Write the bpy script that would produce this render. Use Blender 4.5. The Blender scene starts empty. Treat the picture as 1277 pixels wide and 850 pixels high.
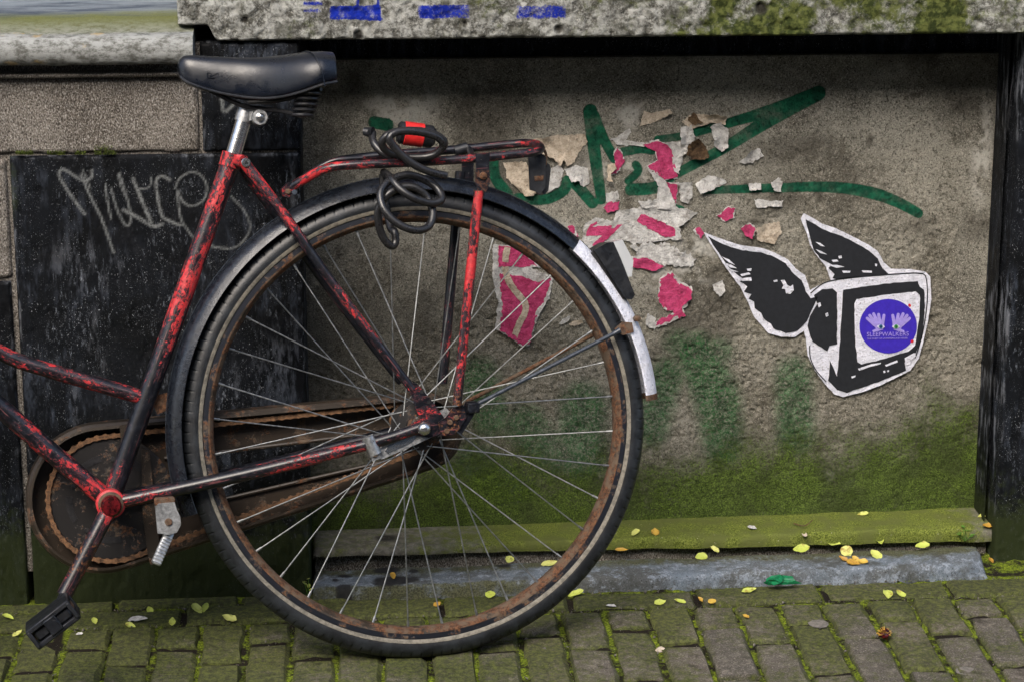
import bpy, math, random
import numpy as np
from math import sin, cos, pi, radians, atan, atan2, sqrt
from mathutils import Vector

random.seed(7); rng = np.random.default_rng(7)
SC = bpy.context.scene
COL = SC.collection

# ------------------------------------------------------------------ camera
FPX, CX, CY = 3000.0, 638.5, 425.0           # focal length and centre in photo pixels (1277 wide)
YAW, PITCH, CAM_H = atan(198 / 3000), radians(15.6), 1.455
cam_d = bpy.data.cameras.new('camera'); cam = bpy.data.objects.new('camera', cam_d); COL.objects.link(cam)
cam_d.sensor_width = 36; cam_d.lens = 36 * FPX / 1277; cam_d.clip_start = .05; cam_d.clip_end = 500
cam.location = (0, 0, CAM_H); cam.rotation_euler = (pi / 2 - PITCH, 0, -YAW)
SC.camera = cam
# ------------------------------------------------------------------ sky, sun, exposure
SUN_EL, SUN_AZ = radians(45), radians(203)      # azimuth clockwise from +Y
w = bpy.data.worlds.new('World'); SC.world = w; w.use_nodes = True
wn = w.node_tree; bg = wn.nodes['Background']
sky = wn.nodes.new('ShaderNodeTexSky'); sky.sky_type = 'NISHITA'; sky.sun_disc = False
sky.sun_elevation = SUN_EL; sky.sun_rotation = SUN_AZ; sky.dust_density = 4; sky.air_density = 1.0; sky.ozone_density = .6
wn.links.new(sky.outputs[0], bg.inputs[0]); bg.inputs[1].default_value = .13
sd = bpy.data.lights.new('sun', 'SUN'); sun = bpy.data.objects.new('sun', sd); COL.objects.link(sun)
sd.energy = 1.5; sd.angle = radians(38); sd.color = (1, .95, .88)
sun.rotation_euler = Vector((-sin(SUN_AZ) * cos(SUN_EL), -cos(SUN_AZ) * cos(SUN_EL), -sin(SUN_EL))).to_track_quat('-Z', 'Y').to_euler()
sun.location = (-2, -2, 5)
vs = SC.view_settings; vs.view_transform = 'Standard'; vs.look = 'None'; vs.gamma = 1; vs.exposure = 1.2; vs.use_curve_mapping = False

# ------------------------------------------------------------------ geometry helpers
O = np.array([0, 0, CAM_H])
_F = np.array([sin(YAW) * cos(PITCH), cos(YAW) * cos(PITCH), -sin(PITCH)]); _R = np.array([cos(YAW), -sin(YAW), 0.]); _U = np.cross(_R, _F)
def ray(px, py): return _F + _R * (px - CX) / FPX - _U * (py - CY) / FPX
def on_y(px, py, Y):                       # where the sight line meets an upright plane at depth Y
    r = ray(px, py); return O + Y / r[1] * r
GX = .013                                  # the pavement climbs slightly to the right
def gz(x): return GX * (x - .1)
def on_g(px, py, dz=0):                    # where it meets the pavement (dz above it)
    x = 0.
    for i in range(6):
        r = ray(px, py); p = O + (gz(x) + dz - O[2]) / r[2] * r; x = p[0]
    return p
# bicycle frame of reference: u to the rear, w up the leaning plane, n towards the viewer
TH, PH = radians(13), radians(8)
P0 = on_g(537, 818)
_n0 = np.array([sin(PH), -cos(PH), 0.]); Z = np.array([0, 0, 1.])
bu = np.array([cos(PH), sin(PH), GX]); bu /= np.linalg.norm(bu)
bw = cos(TH) * Z - sin(TH) * _n0; bw -= bu * (bw @ bu); bw /= np.linalg.norm(bw)
bn = np.cross(bu, bw)
if bn @ _n0 < 0: bn = -bn
WC = P0 + bw * .356
def bp(px, py, d=0):                       # sight line meets the plane of the bicycle shifted d towards the viewer
    r = ray(px, py); q = WC + bn * d; return O + ((q - O) @ bn) / (r @ bn) * r
def bl(a, b, d=0): return WC + bu * a + bw * b + bn * d   # metres from the hub
PXM = 1 / 814.0

def _h(ix, iy, s):
    n = (ix.astype(np.int64) * 374761393 + iy.astype(np.int64) * 668265263 + s * 2147483647) & 0xffffffff
    n = ((n ^ (n >> 13)) * 1274126177) & 0xffffffff
    return ((n ^ (n >> 16)) & 0xffff) / 65535.0
def vn(x, y, s=0):
    x0 = np.floor(x); y0 = np.floor(y); fx = x - x0; fy = y - y0
    fx = fx * fx * (3 - 2 * fx); fy = fy * fy * (3 - 2 * fy)
    return (_h(x0, y0, s) * (1 - fx) + _h(x0 + 1, y0, s) * fx) * (1 - fy) + (_h(x0, y0 + 1, s) * (1 - fx) + _h(x0 + 1, y0 + 1, s) * fx) * fy
def fbm(x, y, sc, o=4, s=0):
    t = 0; a = .5; n = 0
    for i in range(o):
        t = t + a * vn(x * sc, y * sc, s + i * 17); n += a; a *= .5; sc *= 2.03
    return t / n
def sstep(a, b, x): t = np.clip((x - a) / (b - a), 0, 1); return t * t * (3 - 2 * t)

class MB:
    def __init__(self): self.v = []; self.f = []; self.a = {}
    def add(self, v, f, **att):
        o = len(self.v); self.v += [tuple(p) for p in v]; self.f += [tuple(i + o for i in q) for q in f]
        for k, x in att.items():
            l = self.a.setdefault(k, []); l += [0.] * (o - len(l)); l += list(x)
        return self
    def box(self, c, ax, size, bev=.12):
        A = [np.array(a) / np.linalg.norm(a) for a in ax]; c = np.array(c); s = np.array(size) / 2; b = min(s) * bev * 2
        vs = []; idx = {}
        for i in (-1, 1):
            for j in (-1, 1):
                for k in (-1, 1):
                    for m in range(3):
                        e = [s[q] - (b if q != m else 0) for q in range(3)]
                        idx[(i, j, k, m)] = len(vs); vs.append(c + A[0] * i * e[0] + A[1] * j * e[1] + A[2] * k * e[2])
        F = []
        for i in (-1, 1):
            F.append([idx[(i, -1, -1, 0)], idx[(i, 1, -1, 0)], idx[(i, 1, 1, 0)], idx[(i, -1, 1, 0)]])
            F.append([idx[(-1, i, -1, 1)], idx[(1, i, -1, 1)], idx[(1, i, 1, 1)], idx[(-1, i, 1, 1)]])
            F.append([idx[(-1, -1, i, 2)], idx[(1, -1, i, 2)], idx[(1, 1, i, 2)], idx[(-1, 1, i, 2)]])
        for i in (-1, 1):
            for j in (-1, 1):
                F.append([idx[(i, j, -1, 0)], idx[(i, j, 1, 0)], idx[(i, j, 1, 1)], idx[(i, j, -1, 1)]])
                F.append([idx[(i, -1, j, 0)], idx[(i, 1, j, 0)], idx[(i, 1, j, 2)], idx[(i, -1, j, 2)]])
                F.append([idx[(-1, i, j, 1)], idx[(1, i, j, 1)], idx[(1, i, j, 2)], idx[(-1, i, j, 2)]])
                for k in (-1, 1): F.append([idx[(i, j, k, 0)], idx[(i, j, k, 1)], idx[(i, j, k, 2)]])
        return self.add(vs, F)
    def sweep(self, pts, rad, seg=14, red=None, flat=None, caps=True):
        P = np.array(pts, float); n = len(P)
        R = np.full(n, rad) if np.isscalar(rad) else np.interp(np.linspace(0, 1, n), np.linspace(0, 1, len(rad)), rad)
        T = np.gradient(P, axis=0); T /= np.linalg.norm(T, axis=1)[:, None]
        a = bn if abs(T[0] @ bn) < .8 else bu
        N = np.cross(T[0], a); N /= np.linalg.norm(N); vs = []; F = []
        for i in range(n):
            N = N - T[i] * (N @ T[i]); N /= np.linalg.norm(N); B = np.cross(T[i], N)
            for k in range(seg):
                t = 2 * pi * k / seg
                vs.append(P[i] + R[i] * (cos(t) * N + sin(t) * B))
        for i in range(n - 1):
            for k in range(seg):
                k2 = (k + 1) % seg; F.append([i * seg + k, i * seg + k2, (i + 1) * seg + k2, (i + 1) * seg + k])
        if caps: F.append(list(range(seg))[::-1]); F.append([(n - 1) * seg + k for k in range(seg)])
        if red is not None:
            rr = np.interp(np.linspace(0, 1, n), np.linspace(0, 1, len(red)), red)
            al = np.r_[0, np.cumsum(np.linalg.norm(np.diff(P, axis=0), axis=1))]; tt = 2 * pi * np.arange(seg) / seg
            return self.add(vs, F, red=np.repeat(rr, seg), tu=np.repeat(al, seg), tv=(R[:, None] * np.cos(tt)).ravel(), tw=(R[:, None] * np.sin(tt)).ravel())
        return self.add(vs, F)
    def cyl(self, p0, p1, r, seg=20, r2=None, bev=.0008):
        p0 = np.array(p0, float); p1 = np.array(p1, float); d = p1 - p0; L = np.linalg.norm(d); d /= L; r2 = r if r2 is None else r2
        b = min(bev, L * .2, r * .3)
        return self.sweep2([p0, p0 + d * b, p1 - d * b, p1], [r - b, r, r2, r2 - b], seg)
    def sweep2(self, P, R, seg):
        P = [np.array(p) for p in P]; T = P[-1] - P[0]; T = T / np.linalg.norm(T)
        a = bn if abs(T @ bn) < .8 else bu
        N = np.cross(T, a); N /= np.linalg.norm(N); B = np.cross(T, N); vs = []; F = []
        for p, r in zip(P, R):
            for k in range(seg): t = 2 * pi * k / seg; vs.append(p + r * (cos(t) * N + sin(t) * B))
        n = len(P)
        for i in range(n - 1):
            for k in range(seg): k2 = (k + 1) % seg; F.append([i * seg + k, i * seg + k2, (i + 1) * seg + k2, (i + 1) * seg + k])
        F.append(list(range(seg))[::-1]); F.append([(n - 1) * seg + k for k in range(seg)])
        return self.add(vs, F)
    def prism(self, pts, ext, red=None):        # closed outline extruded by a vector
        P = [np.array(p) for p in pts]; n = len(P); e = np.array(ext)
        vs = P + [p + e for p in P]; F = [list(range(n))[::-1], list(range(n, 2 * n))]
        for i in range(n): j = (i + 1) % n; F.append([i, j, n + j, n + i])
        return self.add(vs, F, **({'red': [red] * 2 * n, 'tu': [p @ bu for p in vs], 'tv': [p @ bw for p in vs], 'tw': [p @ bn for p in vs]} if red is not None else {}))
    def lathe(self, prof, a0=0, a1=2 * pi, seg=180, c=None, closed_prof=True, mod=None):
        c = WC if c is None else c; full = abs(a1 - a0 - 2 * pi) < 1e-6; m = len(prof); vs = []; F = []
        na = seg if full else seg + 1
        for i in range(na):
            a = a0 + (a1 - a0) * i / seg; e = cos(a) * bu + sin(a) * bw
            for j, (r, d) in enumerate(prof):
                rr = r + (mod(i, j) if mod else 0); vs.append(c + e * rr + bn * d)
        for i in range(seg):
            i2 = (i + 1) % na
            for j in range(m if closed_prof else m - 1):
                j2 = (j + 1) % m; F.append([i * m + j, i * m + j2, i2 * m + j2, i2 * m + j])
        if not full and closed_prof: F.append(list(range(m))); F.append([(na - 1) * m + j for j in range(m)][::-1])
        return self.add(vs, F)
    def build(self, name, material, parent=None, sharp=40):
        org = np.array(parent['_o']) if parent is not None and '_o' in parent else np.zeros(3)
        V = np.array(self.v, float) - org
        return mesh_obj(name, V, self.f, material, parent, self.a, sharp, org)

def mesh_obj(name, V, F, material, parent=None, attrs=None, sharp=40, org=None):
    me = bpy.data.meshes.new(name); me.from_pydata(np.asarray(V).tolist(), [], F)
    me.validate()
    me.polygons.foreach_set('use_smooth', [True] * len(me.polygons))
    import bmesh as _b
    bm = _b.new(); bm.from_mesh(me); _b.ops.recalc_face_normals(bm, faces=bm.faces); bm.to_mesh(me); bm.free()
    for k, x in (attrs or {}).items():
        x = list(x) + [0.] * (len(me.vertices) - len(x)); at = me.attributes.new(k, 'FLOAT', 'POINT'); at.data.foreach_set('value', x)
    if sharp: me.set_sharp_from_angle(angle=radians(sharp))
    if material: me.materials.append(material)
    o = bpy.data.objects.new(name, me); COL.objects.link(o); o.parent = parent
    if org is not None: o['_o'] = [float(q) for q in org]
    return o

def tag(o, label=None, cat=None, group=None, kind=None):
    if label: o['label'] = label
    if cat: o['category'] = cat
    if group: o['group'] = group
    if kind: o['kind'] = kind
    return o
def empty(name, loc, label, cat, group=None):
    o = bpy.data.objects.new(name, None); o.empty_display_size = .1; COL.objects.link(o); o.location = loc; o['_o'] = [float(q) for q in loc]
    return tag(o, label, cat, group)

def relief(name, material, org, A, B, N, la, lb, step, hf, rnd=.004, depth=.08, parent=None, masks=None, clip=None):
    """stone face: a fine grid over A x B displaced along N, edges rounded, with sides going back by depth"""
    A = np.array(A, float); B = np.array(B, float); N = np.array(N, float); org = np.array(org, float)
    na = max(2, int(la / step)); nb = max(2, int(lb / step))
    a, b = np.meshgrid(np.linspace(0, la, na + 1), np.linspace(0, lb, nb + 1), indexing='ij')
    h = hf(a, b)
    rr = rnd * (0.5 + 1.0 * fbm(a + 3, b + 7, 25, 3, 5))
    for e in (a, la - a, b, lb - b):
        t = np.clip(e / rr, 0, 1); h = h - rr * (1 - np.sqrt(np.clip(1 - (1 - t) ** 2, 0, 1)))
    V = org + a[..., None] * A + b[..., None] * B + h[..., None] * N
    idx = np.arange((na + 1) * (nb + 1)).reshape(na + 1, nb + 1)
    F = np.stack([idx[:-1, :-1], idx[1:, :-1], idx[1:, 1:], idx[:-1, 1:]], -1).reshape(-1, 4).tolist()
    Vl = V.reshape(-1, 3); m = {k: f(a, b).ravel() for k, f in (masks or {}).items()}
    loop = list(idx[:, 0]) + list(idx[-1, 1:]) + list(idx[-2::-1, -1]) + list(idx[0, -2:0:-1])
    k0 = len(Vl); n = len(loop)
    back = Vl[loop] - depth * N - ((Vl[loop] - org) @ N)[:, None] * N
    Vl = np.concatenate([Vl, back]); F += [[loop[i], loop[(i + 1) % n], k0 + (i + 1) % n, k0 + i] for i in range(n)]
    F.append([k0 + i for i in range(n)])
    for k in m: m[k] = np.concatenate([m[k], m[k][loop]])
    o_ = np.array(parent['_o']) if parent is not None and '_o' in parent else np.zeros(3)
    return mesh_obj(name, Vl - o_, F, material, parent, m, 50, o_)

def spl(pts, n=60):                        # smooth curve through points
    P = np.array(pts, float); k = len(P); out = []
    per = max(2, n // (k - 1))
    for i in range(k - 1):
        p0 = P[max(i - 1, 0)]; p1 = P[i]; p2 = P[i + 1]; p3 = P[min(i + 2, k - 1)]
        for t in np.arange(per) / per:
            out.append(.5 * (2 * p1 + (p2 - p0) * t + (2 * p0 - 5 * p1 + 4 * p2 - p3) * t * t + (3 * p1 - p0 - 3 * p2 + p3) * t ** 3))
    out.append(P[-1]); return np.array(out)

def stroke_mask(X, Y, strokes, soft):      # paint laid down along strokes: list of (points, half width, strength)
    m = np.zeros_like(X)
    for pts, r, s in strokes:
        P = spl(pts, 10 * len(pts)) if len(pts) > 2 else np.array(pts, float)
        rs = np.interp(np.linspace(0, 1, len(P)), np.linspace(0, 1, len(np.atleast_1d(r))), np.atleast_1d(r))
        d = np.full(X.shape, 9.)
        for i in range(len(P) - 1):
            p, q = P[i], P[i + 1]; e = q - p; L = e @ e + 1e-12
            t = np.clip(((X - p[0]) * e[0] + (Y - p[1]) * e[1]) / L, 0, 1)
            d = np.minimum(d, np.hypot(X - p[0] - t * e[0], Y - p[1] - t * e[1]) - rs[i])
        m = np.maximum(m, s * (1 - sstep(-soft, soft, d)))
    return m

# ------------------------------------------------------------------ materials
def lin(h):
    h = h.lstrip('#'); c = [int(h[i:i + 2], 16) / 255 for i in (0, 2, 4)]
    return tuple(x / 12.92 if x <= .04045 else ((x + .055) / 1.055) ** 2.4 for x in c) + (1,)
class NT:
    def __init__(s, name):
        s.m = bpy.data.materials.new(name); s.m.use_nodes = True; s.t = s.m.node_tree; s.b = s.t.nodes['Principled BSDF']
        s._g = None; s._tc = None
    def n(s, t): return s.t.nodes.new(t)
    def put(s, sock, v):
        if hasattr(v, 'is_output'): s.t.links.new(v, sock)
        elif isinstance(v, (tuple, list)): sock.default_value = v if len(v) == len(sock.default_value) else tuple(v)[:len(sock.default_value)]
        else: sock.default_value = v
    @property
    def pos(s):
        if not s._g: s._g = s.n('ShaderNodeNewGeometry')
        return s._g.outputs['Position']
    @property
    def rand(s):
        o = s.n('ShaderNodeObjectInfo'); return o.outputs['Random']
    def scale(s, v, k):
        o = s.n('ShaderNodeMapping'); s.put(o.inputs['Vector'], v); o.inputs['Scale'].default_value = k; return o.outputs[0]
    def xyz(s, v):
        o = s.n('ShaderNodeSeparateXYZ'); s.put(o.inputs[0], v); return o.outputs
    def noise(s, sc, det=5, rough=.6, v=None, dist=0):
        o = s.n('ShaderNodeTexNoise'); s.put(o.inputs['Vector'], v if v is not None else s.pos); o.inputs['Scale'].default_value = sc
        o.inputs['Detail'].default_value = det; o.inputs['Roughness'].default_value = rough; o.inputs['Distortion'].default_value = dist; return o.outputs[0]
    def vor(s, sc, v=None, feat='F1'):
        o = s.n('ShaderNodeTexVoronoi'); s.put(o.inputs['Vector'], v if v is not None else s.pos); o.inputs['Scale'].default_value = sc; o.feature = feat; return o.outputs['Distance']
    def ramp(s, f, a, b, c0=0., c1=1.):
        o = s.n('ShaderNodeMapRange'); o.interpolation_type = 'SMOOTHSTEP'; s.put(o.inputs['Value'], f)
        for k, x in zip(('From Min', 'From Max', 'To Min', 'To Max'), (a, b, c0, c1)): o.inputs[k].default_value = x
        return o.outputs[0]
    def mix(s, f, a, b, mode='MIX'):
        o = s.n('ShaderNodeMix'); o.data_type = 'RGBA'; o.blend_type = mode; s.put(o.inputs[0], f); s.put(o.inputs[6], a); s.put(o.inputs[7], b); return o.outputs[2]
    def math(s, op, a, b=0., c=0., clamp=False):
        o = s.n('ShaderNodeMath'); o.operation = op; o.use_clamp = clamp; s.put(o.inputs[0], a); s.put(o.inputs[1], b); s.put(o.inputs[2], c); return o.outputs[0]
    def attr(s, name):
        o = s.n('ShaderNodeAttribute'); o.attribute_name = name; return o.outputs['Fac']
    def bump(s, h, dist, st=1.):
        o = s.n('ShaderNodeBump'); s.put(o.inputs['Height'], h); o.inputs['Distance'].default_value = dist; o.inputs['Strength'].default_value = st; return o.outputs[0]
    def done(s, col, rough=.8, normal=None, metal=0., spec=None, **kw):
        s.put(s.b.inputs['Base Color'], col); s.put(s.b.inputs['Roughness'], rough); s.put(s.b.inputs['Metallic'], metal)
        if normal is not None: s.put(s.b.inputs['Normal'], normal)
        if spec is not None: s.put(s.b.inputs['Specular IOR Level'], spec)
        for k, v in kw.items(): s.put(s.b.inputs[k.replace('_', ' ')], v)
        return s.m

MOSS_D, MOSS_L = (.028, .045, .006, 1), (.13, .17, .02, 1)
def moss_col(n): return n.mix(n.ramp(n.noise(60, 6, .7), .35, .7), MOSS_D, MOSS_L)

def m_panel():
    n = NT('weathered_concrete')
    a, b, c = n.noise(6, 5, .6), n.noise(45, 6, .7), n.noise(420, 3, .7)
    col = n.mix(n.ramp(a, .3, .7), (.125, .118, .097, 1), (.27, .26, .22, 1))
    col = n.mix(n.ramp(n.noise(13, 6, .65), .52, .75), col, (.095, .088, .07, 1))
    col = n.mix(n.math('MULTIPLY', n.ramp(b, .48, .66), .55), col, (.34, .32, .27, 1))
    col = n.mix(n.ramp(c, .53, .68), col, (.44, .42, .36, 1))
    col = n.mix(n.math('MULTIPLY', n.ramp(c, .47, .34), .9), col, (.03, .026, .02, 1))
    col = n.mix(n.math('MULTIPLY', n.attr('rough'), .3), col, (.10, .085, .056, 1))
    pit = n.ramp(n.noise(170, 5, .8), .56, .66); col = n.mix(n.math('MULTIPLY', pit, n.math('ADD', .25, n.math('MULTIPLY', n.attr('rough'), .5))), col, (.03, .026, .02, 1))
    col = n.mix(n.math('MULTIPLY', n.ramp(n.noise(26, 6, .75), .55, .68), .55), col, (.07, .062, .048, 1))
    col = n.mix(n.math('MULTIPLY', n.attr('stain'), .8), col, (.05, .045, .036, 1))
    col = n.mix(n.math('MULTIPLY', n.attr('pale'), .8), col, (.44, .43, .39, 1))
    ga = n.attr('green'); g = n.math('MULTIPLY', n.ramp(n.math('ADD', ga, n.math('MULTIPLY', n.math('SUBTRACT', n.noise(420, 4, .75), .5), 1.1)), .3, .62), n.ramp(n.noise(30, 4), .25, .55, .72, 1.), clamp=True)
    col = n.mix(g, col, n.mix(n.ramp(n.noise(70, 4), .4, .65), (.004, .05, .028, 1), (.008, .095, .05, 1)))
    f = n.math('MULTIPLY', n.attr('faded'), n.ramp(n.noise(260, 6, .8), .34, .6, .1, .88), clamp=True)
    col = n.mix(f, col, n.mix(n.ramp(b, .4, .6), (.008, .05, .014, 1), (.022, .105, .03, 1)))
    mo = n.ramp(n.math('ADD', n.attr('moss'), n.math('ADD', n.math('MULTIPLY', n.math('SUBTRACT', n.noise(210, 6, .8), .5), 1.5), n.math('MULTIPLY', n.math('SUBTRACT', n.noise(14, 5, .65), .5), 1.3))), .25, .95)
    mc = n.mix(n.ramp(n.noise(420, 5, .8), .36, .66), (.011, .021, .003, 1), (.12, .19, .018, 1)); mc = n.mix(n.math('MULTIPLY', n.ramp(n.noise(11, 4, .6), .42, .62), .6), mc, (.022, .034, .006, 1))
    col = n.mix(n.math('MULTIPLY', mo, .92), col, mc)
    h = n.math('SUBTRACT', n.math('ADD', n.math('MULTIPLY', b, .8), n.math('MULTIPLY', c, .5)), n.math('MULTIPLY', pit, .5))
    h = n.math('ADD', h, n.math('MULTIPLY', mo, n.noise(320, 4, .7)))
    return n.done(col, .93, n.bump(h, .0032, .9), spec=.2)
def m_cornice():
    n = NT('lichen_covered_stone')
    a, b, c = n.noise(9, 5, .6), n.noise(70, 7, .75), n.noise(380, 3, .7)
    col = n.mix(n.ramp(b, .4, .6), (.07, .068, .058, 1), (.34, .345, .32, 1))
    col = n.mix(n.math('MULTIPLY', n.ramp(c, .5, .7), .6), col, (.42, .425, .39, 1))
    col = n.mix(n.math('MULTIPLY', n.ramp(n.noise(22, 5, .7), .5, .68), .7), col, (.06, .06, .045, 1))
    mo = n.ramp(n.math('ADD', n.attr('moss'), n.math('MULTIPLY', n.math('SUBTRACT', n.noise(55, 8, .78), .5), 2.4)), .3, .9)
    col = n.mix(mo, col, n.mix(n.ramp(n.noise(90, 5), .4, .6), (.026, .036, .008, 1), (.09, .105, .028, 1)))
    bl_ = n.math('MULTIPLY', n.ramp(n.math('ADD', n.attr('blue'), n.math('MULTIPLY', n.math('SUBTRACT', n.noise(300, 5, .75), .5), 1.2)), .35, .7), n.ramp(n.noise(90, 5, .7), .3, .5, .5, 1.), clamp=True)
    col = n.mix(bl_, col, (.004, .018, .27, 1))
    col = n.mix(n.math('MULTIPLY', n.attr('stain'), .9), col, (.02, .018, .015, 1))
    return n.done(col, .92, n.bump(n.math('ADD', b, n.math('MULTIPLY', c, .5)), .004, .9), spec=.2)
def m_slate():
    n = NT('black_slate')
    a, b = n.noise(8, 6, .65), n.noise(60, 6, .7)
    st = n.noise(70, 5, .7, n.scale(n.pos, (1, 1, .25)))
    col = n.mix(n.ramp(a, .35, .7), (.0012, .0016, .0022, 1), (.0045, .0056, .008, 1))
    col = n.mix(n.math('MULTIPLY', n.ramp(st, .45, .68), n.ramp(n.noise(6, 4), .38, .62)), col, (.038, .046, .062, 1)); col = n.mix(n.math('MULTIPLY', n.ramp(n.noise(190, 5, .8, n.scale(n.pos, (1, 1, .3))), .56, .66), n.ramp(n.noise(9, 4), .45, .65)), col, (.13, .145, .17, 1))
    sp = n.ramp(n.noise(560, 3, .8, n.scale(n.pos, (1, 1, .5))), .62, .7)
    col = n.mix(n.math('MULTIPLY', sp, n.ramp(n.noise(14, 4), .4, .56)), col, (.4, .42, .45, 1))
    col = n.mix(n.math('MULTIPLY', n.attr('wash'), n.ramp(st, .48, .66)), col, (.17, .18, .2, 1))
    mo = n.ramp(n.math('ADD', n.attr('moss'), n.math('MULTIPLY', n.math('SUBTRACT', b, .5), 1.3)), .3, .75)
    col = n.mix(n.math('MULTIPLY', mo, .85), col, (.022, .03, .009, 1))
    ch = n.math('MULTIPLY', n.attr('chalk'), n.ramp(n.noise(300, 4, .8), .3, .55), clamp=True)
    col = n.mix(ch, col, (.17, .18, .18, 1))
    return n.done(col, n.ramp(a, .3, .7, .6, .85), n.bump(n.math('ADD', b, n.math('MULTIPLY', st, .6)), .003, .7), spec=.15)
def m_block():
    n = NT('coarse_grey_stone')
    a, b, c = n.noise(8, 5), n.noise(120, 5, .7), n.noise(520, 3, .7, n.scale(n.pos, (1, 1, .6)))
    col = n.mix(n.ramp(a, .3, .7), (.12, .105, .088, 1), (.21, .19, .165, 1))
    col = n.mix(n.ramp(c, .5, .66), col, (.42, .4, .37, 1)); col = n.mix(n.ramp(c, .48, .36), col, (.03, .026, .022, 1))
    col = n.mix(n.math('MULTIPLY', n.ramp(b, .55, .75), .5), col, (.06, .05, .04, 1))
    return n.done(col, .92, n.bump(n.math('ADD', b, c), .003, 1.), spec=.2)
def m_sill():
    n = NT('worn_painted_sill')
    v = n.scale(n.pos, (.12, 1, 1))
    a, b, c = n.noise(40, 6, .65, v), n.noise(90, 6, .75, n.scale(n.pos, (.6, 1, 1))), n.noise(300, 3, .7)
    col = n.mix(n.ramp(b, .36, .6), (.085, .085, .075, 1), (.27, .28, .27, 1))
    col = n.mix(n.math('MULTIPLY', n.ramp(n.noise(20, 4), .62, .7), .5), col, (.4, .26, .06, 1))
    top = n.mix(n.ramp(a, .36, .66), (.025, .035, .055, 1), (.15, .175, .2, 1))
    ms = n.ramp(n.math('ADD', n.attr('moss'), n.math('MULTIPLY', n.math('SUBTRACT', a, .5), 1.2)), .3, .8)
    top = n.mix(ms, top, n.mix(c, (.05, .058, .012, 1), (.12, .13, .045, 1)))
    col = n.mix(n.attr('top'), col, top)
    return n.done(col, .8, n.bump(n.math('ADD', b, n.math('MULTIPLY', c, .4)), .002, .7), spec=.3)
def m_ledge():
    n = NT('mossy_stone_ledge')
    b, c = n.noise(80, 6, .7), n.noise(400, 4, .75)
    col = n.mix(n.ramp(b, .4, .65), (.11, .105, .085, 1), (.2, .19, .16, 1))
    mo = n.ramp(n.math('ADD', n.attr('moss'), n.math('MULTIPLY', n.math('SUBTRACT', n.noise(45, 6, .75), .5), 1.3)), .25, .7)
    m2 = n.mix(n.ramp(c, .38, .64), (.05, .066, .008, 1), (.2, .235, .045, 1))
    m2 = n.mix(n.ramp(n.noise(25, 4), .4, .65), m2, (.1, .115, .03, 1))
    col = n.mix(mo, col, m2)
    col = n.mix(n.math('MULTIPLY', n.attr('stain'), n.ramp(b, .2, .5)), col, (.012, .012, .011, 1))
    col = n.mix(n.ramp(n.noise(300, 2), .72, .76), col, (.5, .48, .4, 1))
    return n.done(col, .92, n.bump(n.math('ADD', b, n.math('MULTIPLY', c, .5)), .003, .9), spec=.2)
def m_kerb():
    n = NT('blue_grey_kerb_stone')
    a, b, c = n.noise(11, 5, .6), n.noise(60, 6, .75), n.noise(350, 4, .75)
    col = n.mix(n.ramp(a, .35, .65), (.085, .09, .088, 1), (.135, .165, .2, 1))
    col = n.mix(n.math('MULTIPLY', n.ramp(b, .48, .62), .85), col, (.25, .29, .34, 1))
    col = n.mix(n.ramp(c, .58, .72), col, (.38, .42, .46, 1)); col = n.mix(n.ramp(c, .46, .33), col, (.022, .022, .022, 1))
    col = n.mix(n.math('MULTIPLY', n.ramp(n.noise(20, 5, .7), .5, .66), .8), col, (.05, .052, .045, 1))
    mo = n.ramp(n.math('ADD', n.attr('moss'), n.math('MULTIPLY', n.math('SUBTRACT', n.noise(38, 6, .75), .5), 1.5)), .4, .8)
    col = n.mix(mo, col, n.mix(n.ramp(c, .4, .6), (.035, .036, .018, 1), (.1, .105, .055, 1)))
    col = n.mix(n.attr('stain'), col, (.012, .012, .013, 1))
    return n.done(col, .82, n.bump(n.math('ADD', b, n.math('MULTIPLY', c, .5)), .0035, .9), spec=.35)
def m_brick():
    n = NT('clay_paver')
    r = n.rand; x = n.xyz(n.pos)
    a, b, c = n.noise(14, 5, .6), n.noise(70, 6, .72), n.noise(420, 4, .75)
    col = n.mix(r, (.085, .078, .064, 1), (.15, .125, .105, 1))
    col = n.mix(n.math('MULTIPLY', n.ramp(b, .48, .7), .6), col, (.27, .235, .195, 1))
    col = n.mix(n.ramp(c, .54, .7), col, (.38, .34, .29, 1)); col = n.mix(n.ramp(c, .45, .33), col, (.02, .017, .014, 1))
    col = n.mix(n.ramp(n.noise(28, 5, .7), .54, .7), col, (.05, .042, .035, 1))
    # moss grows thickest by the slate at the left and along the brick edges
    k = n.math('ADD', n.ramp(x[0], -.5, .75, .62, .29), n.math('MULTIPLY', n.math('SUBTRACT', n.noise(5, 4), .5), 1.3))
    k = n.math('ADD', k, n.math('MULTIPLY', n.math('SUBTRACT', r, .5), .3)); k = n.math('ADD', k, n.math('MULTIPLY', n.attr('edge'), .32))
    k = n.math('ADD', k, n.ramp(x[1], 3.45, 3.62, 0, .22))
    mo = n.ramp(n.math('ADD', k, n.math('MULTIPLY', n.math('SUBTRACT', n.noise(85, 6, .75), .5), 1.2)), .12, .6)
    col = n.mix(n.math('MULTIPLY', mo, .82), col, n.mix(n.ramp(n.noise(130, 5, .75), .38, .66), (.024, .031, .006, 1), (.1, .122, .018, 1)))
    return n.done(col, .9, n.bump(n.math('ADD', b, n.math('MULTIPLY', c, .6)), .0035, 1.), spec=.22)
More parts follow.
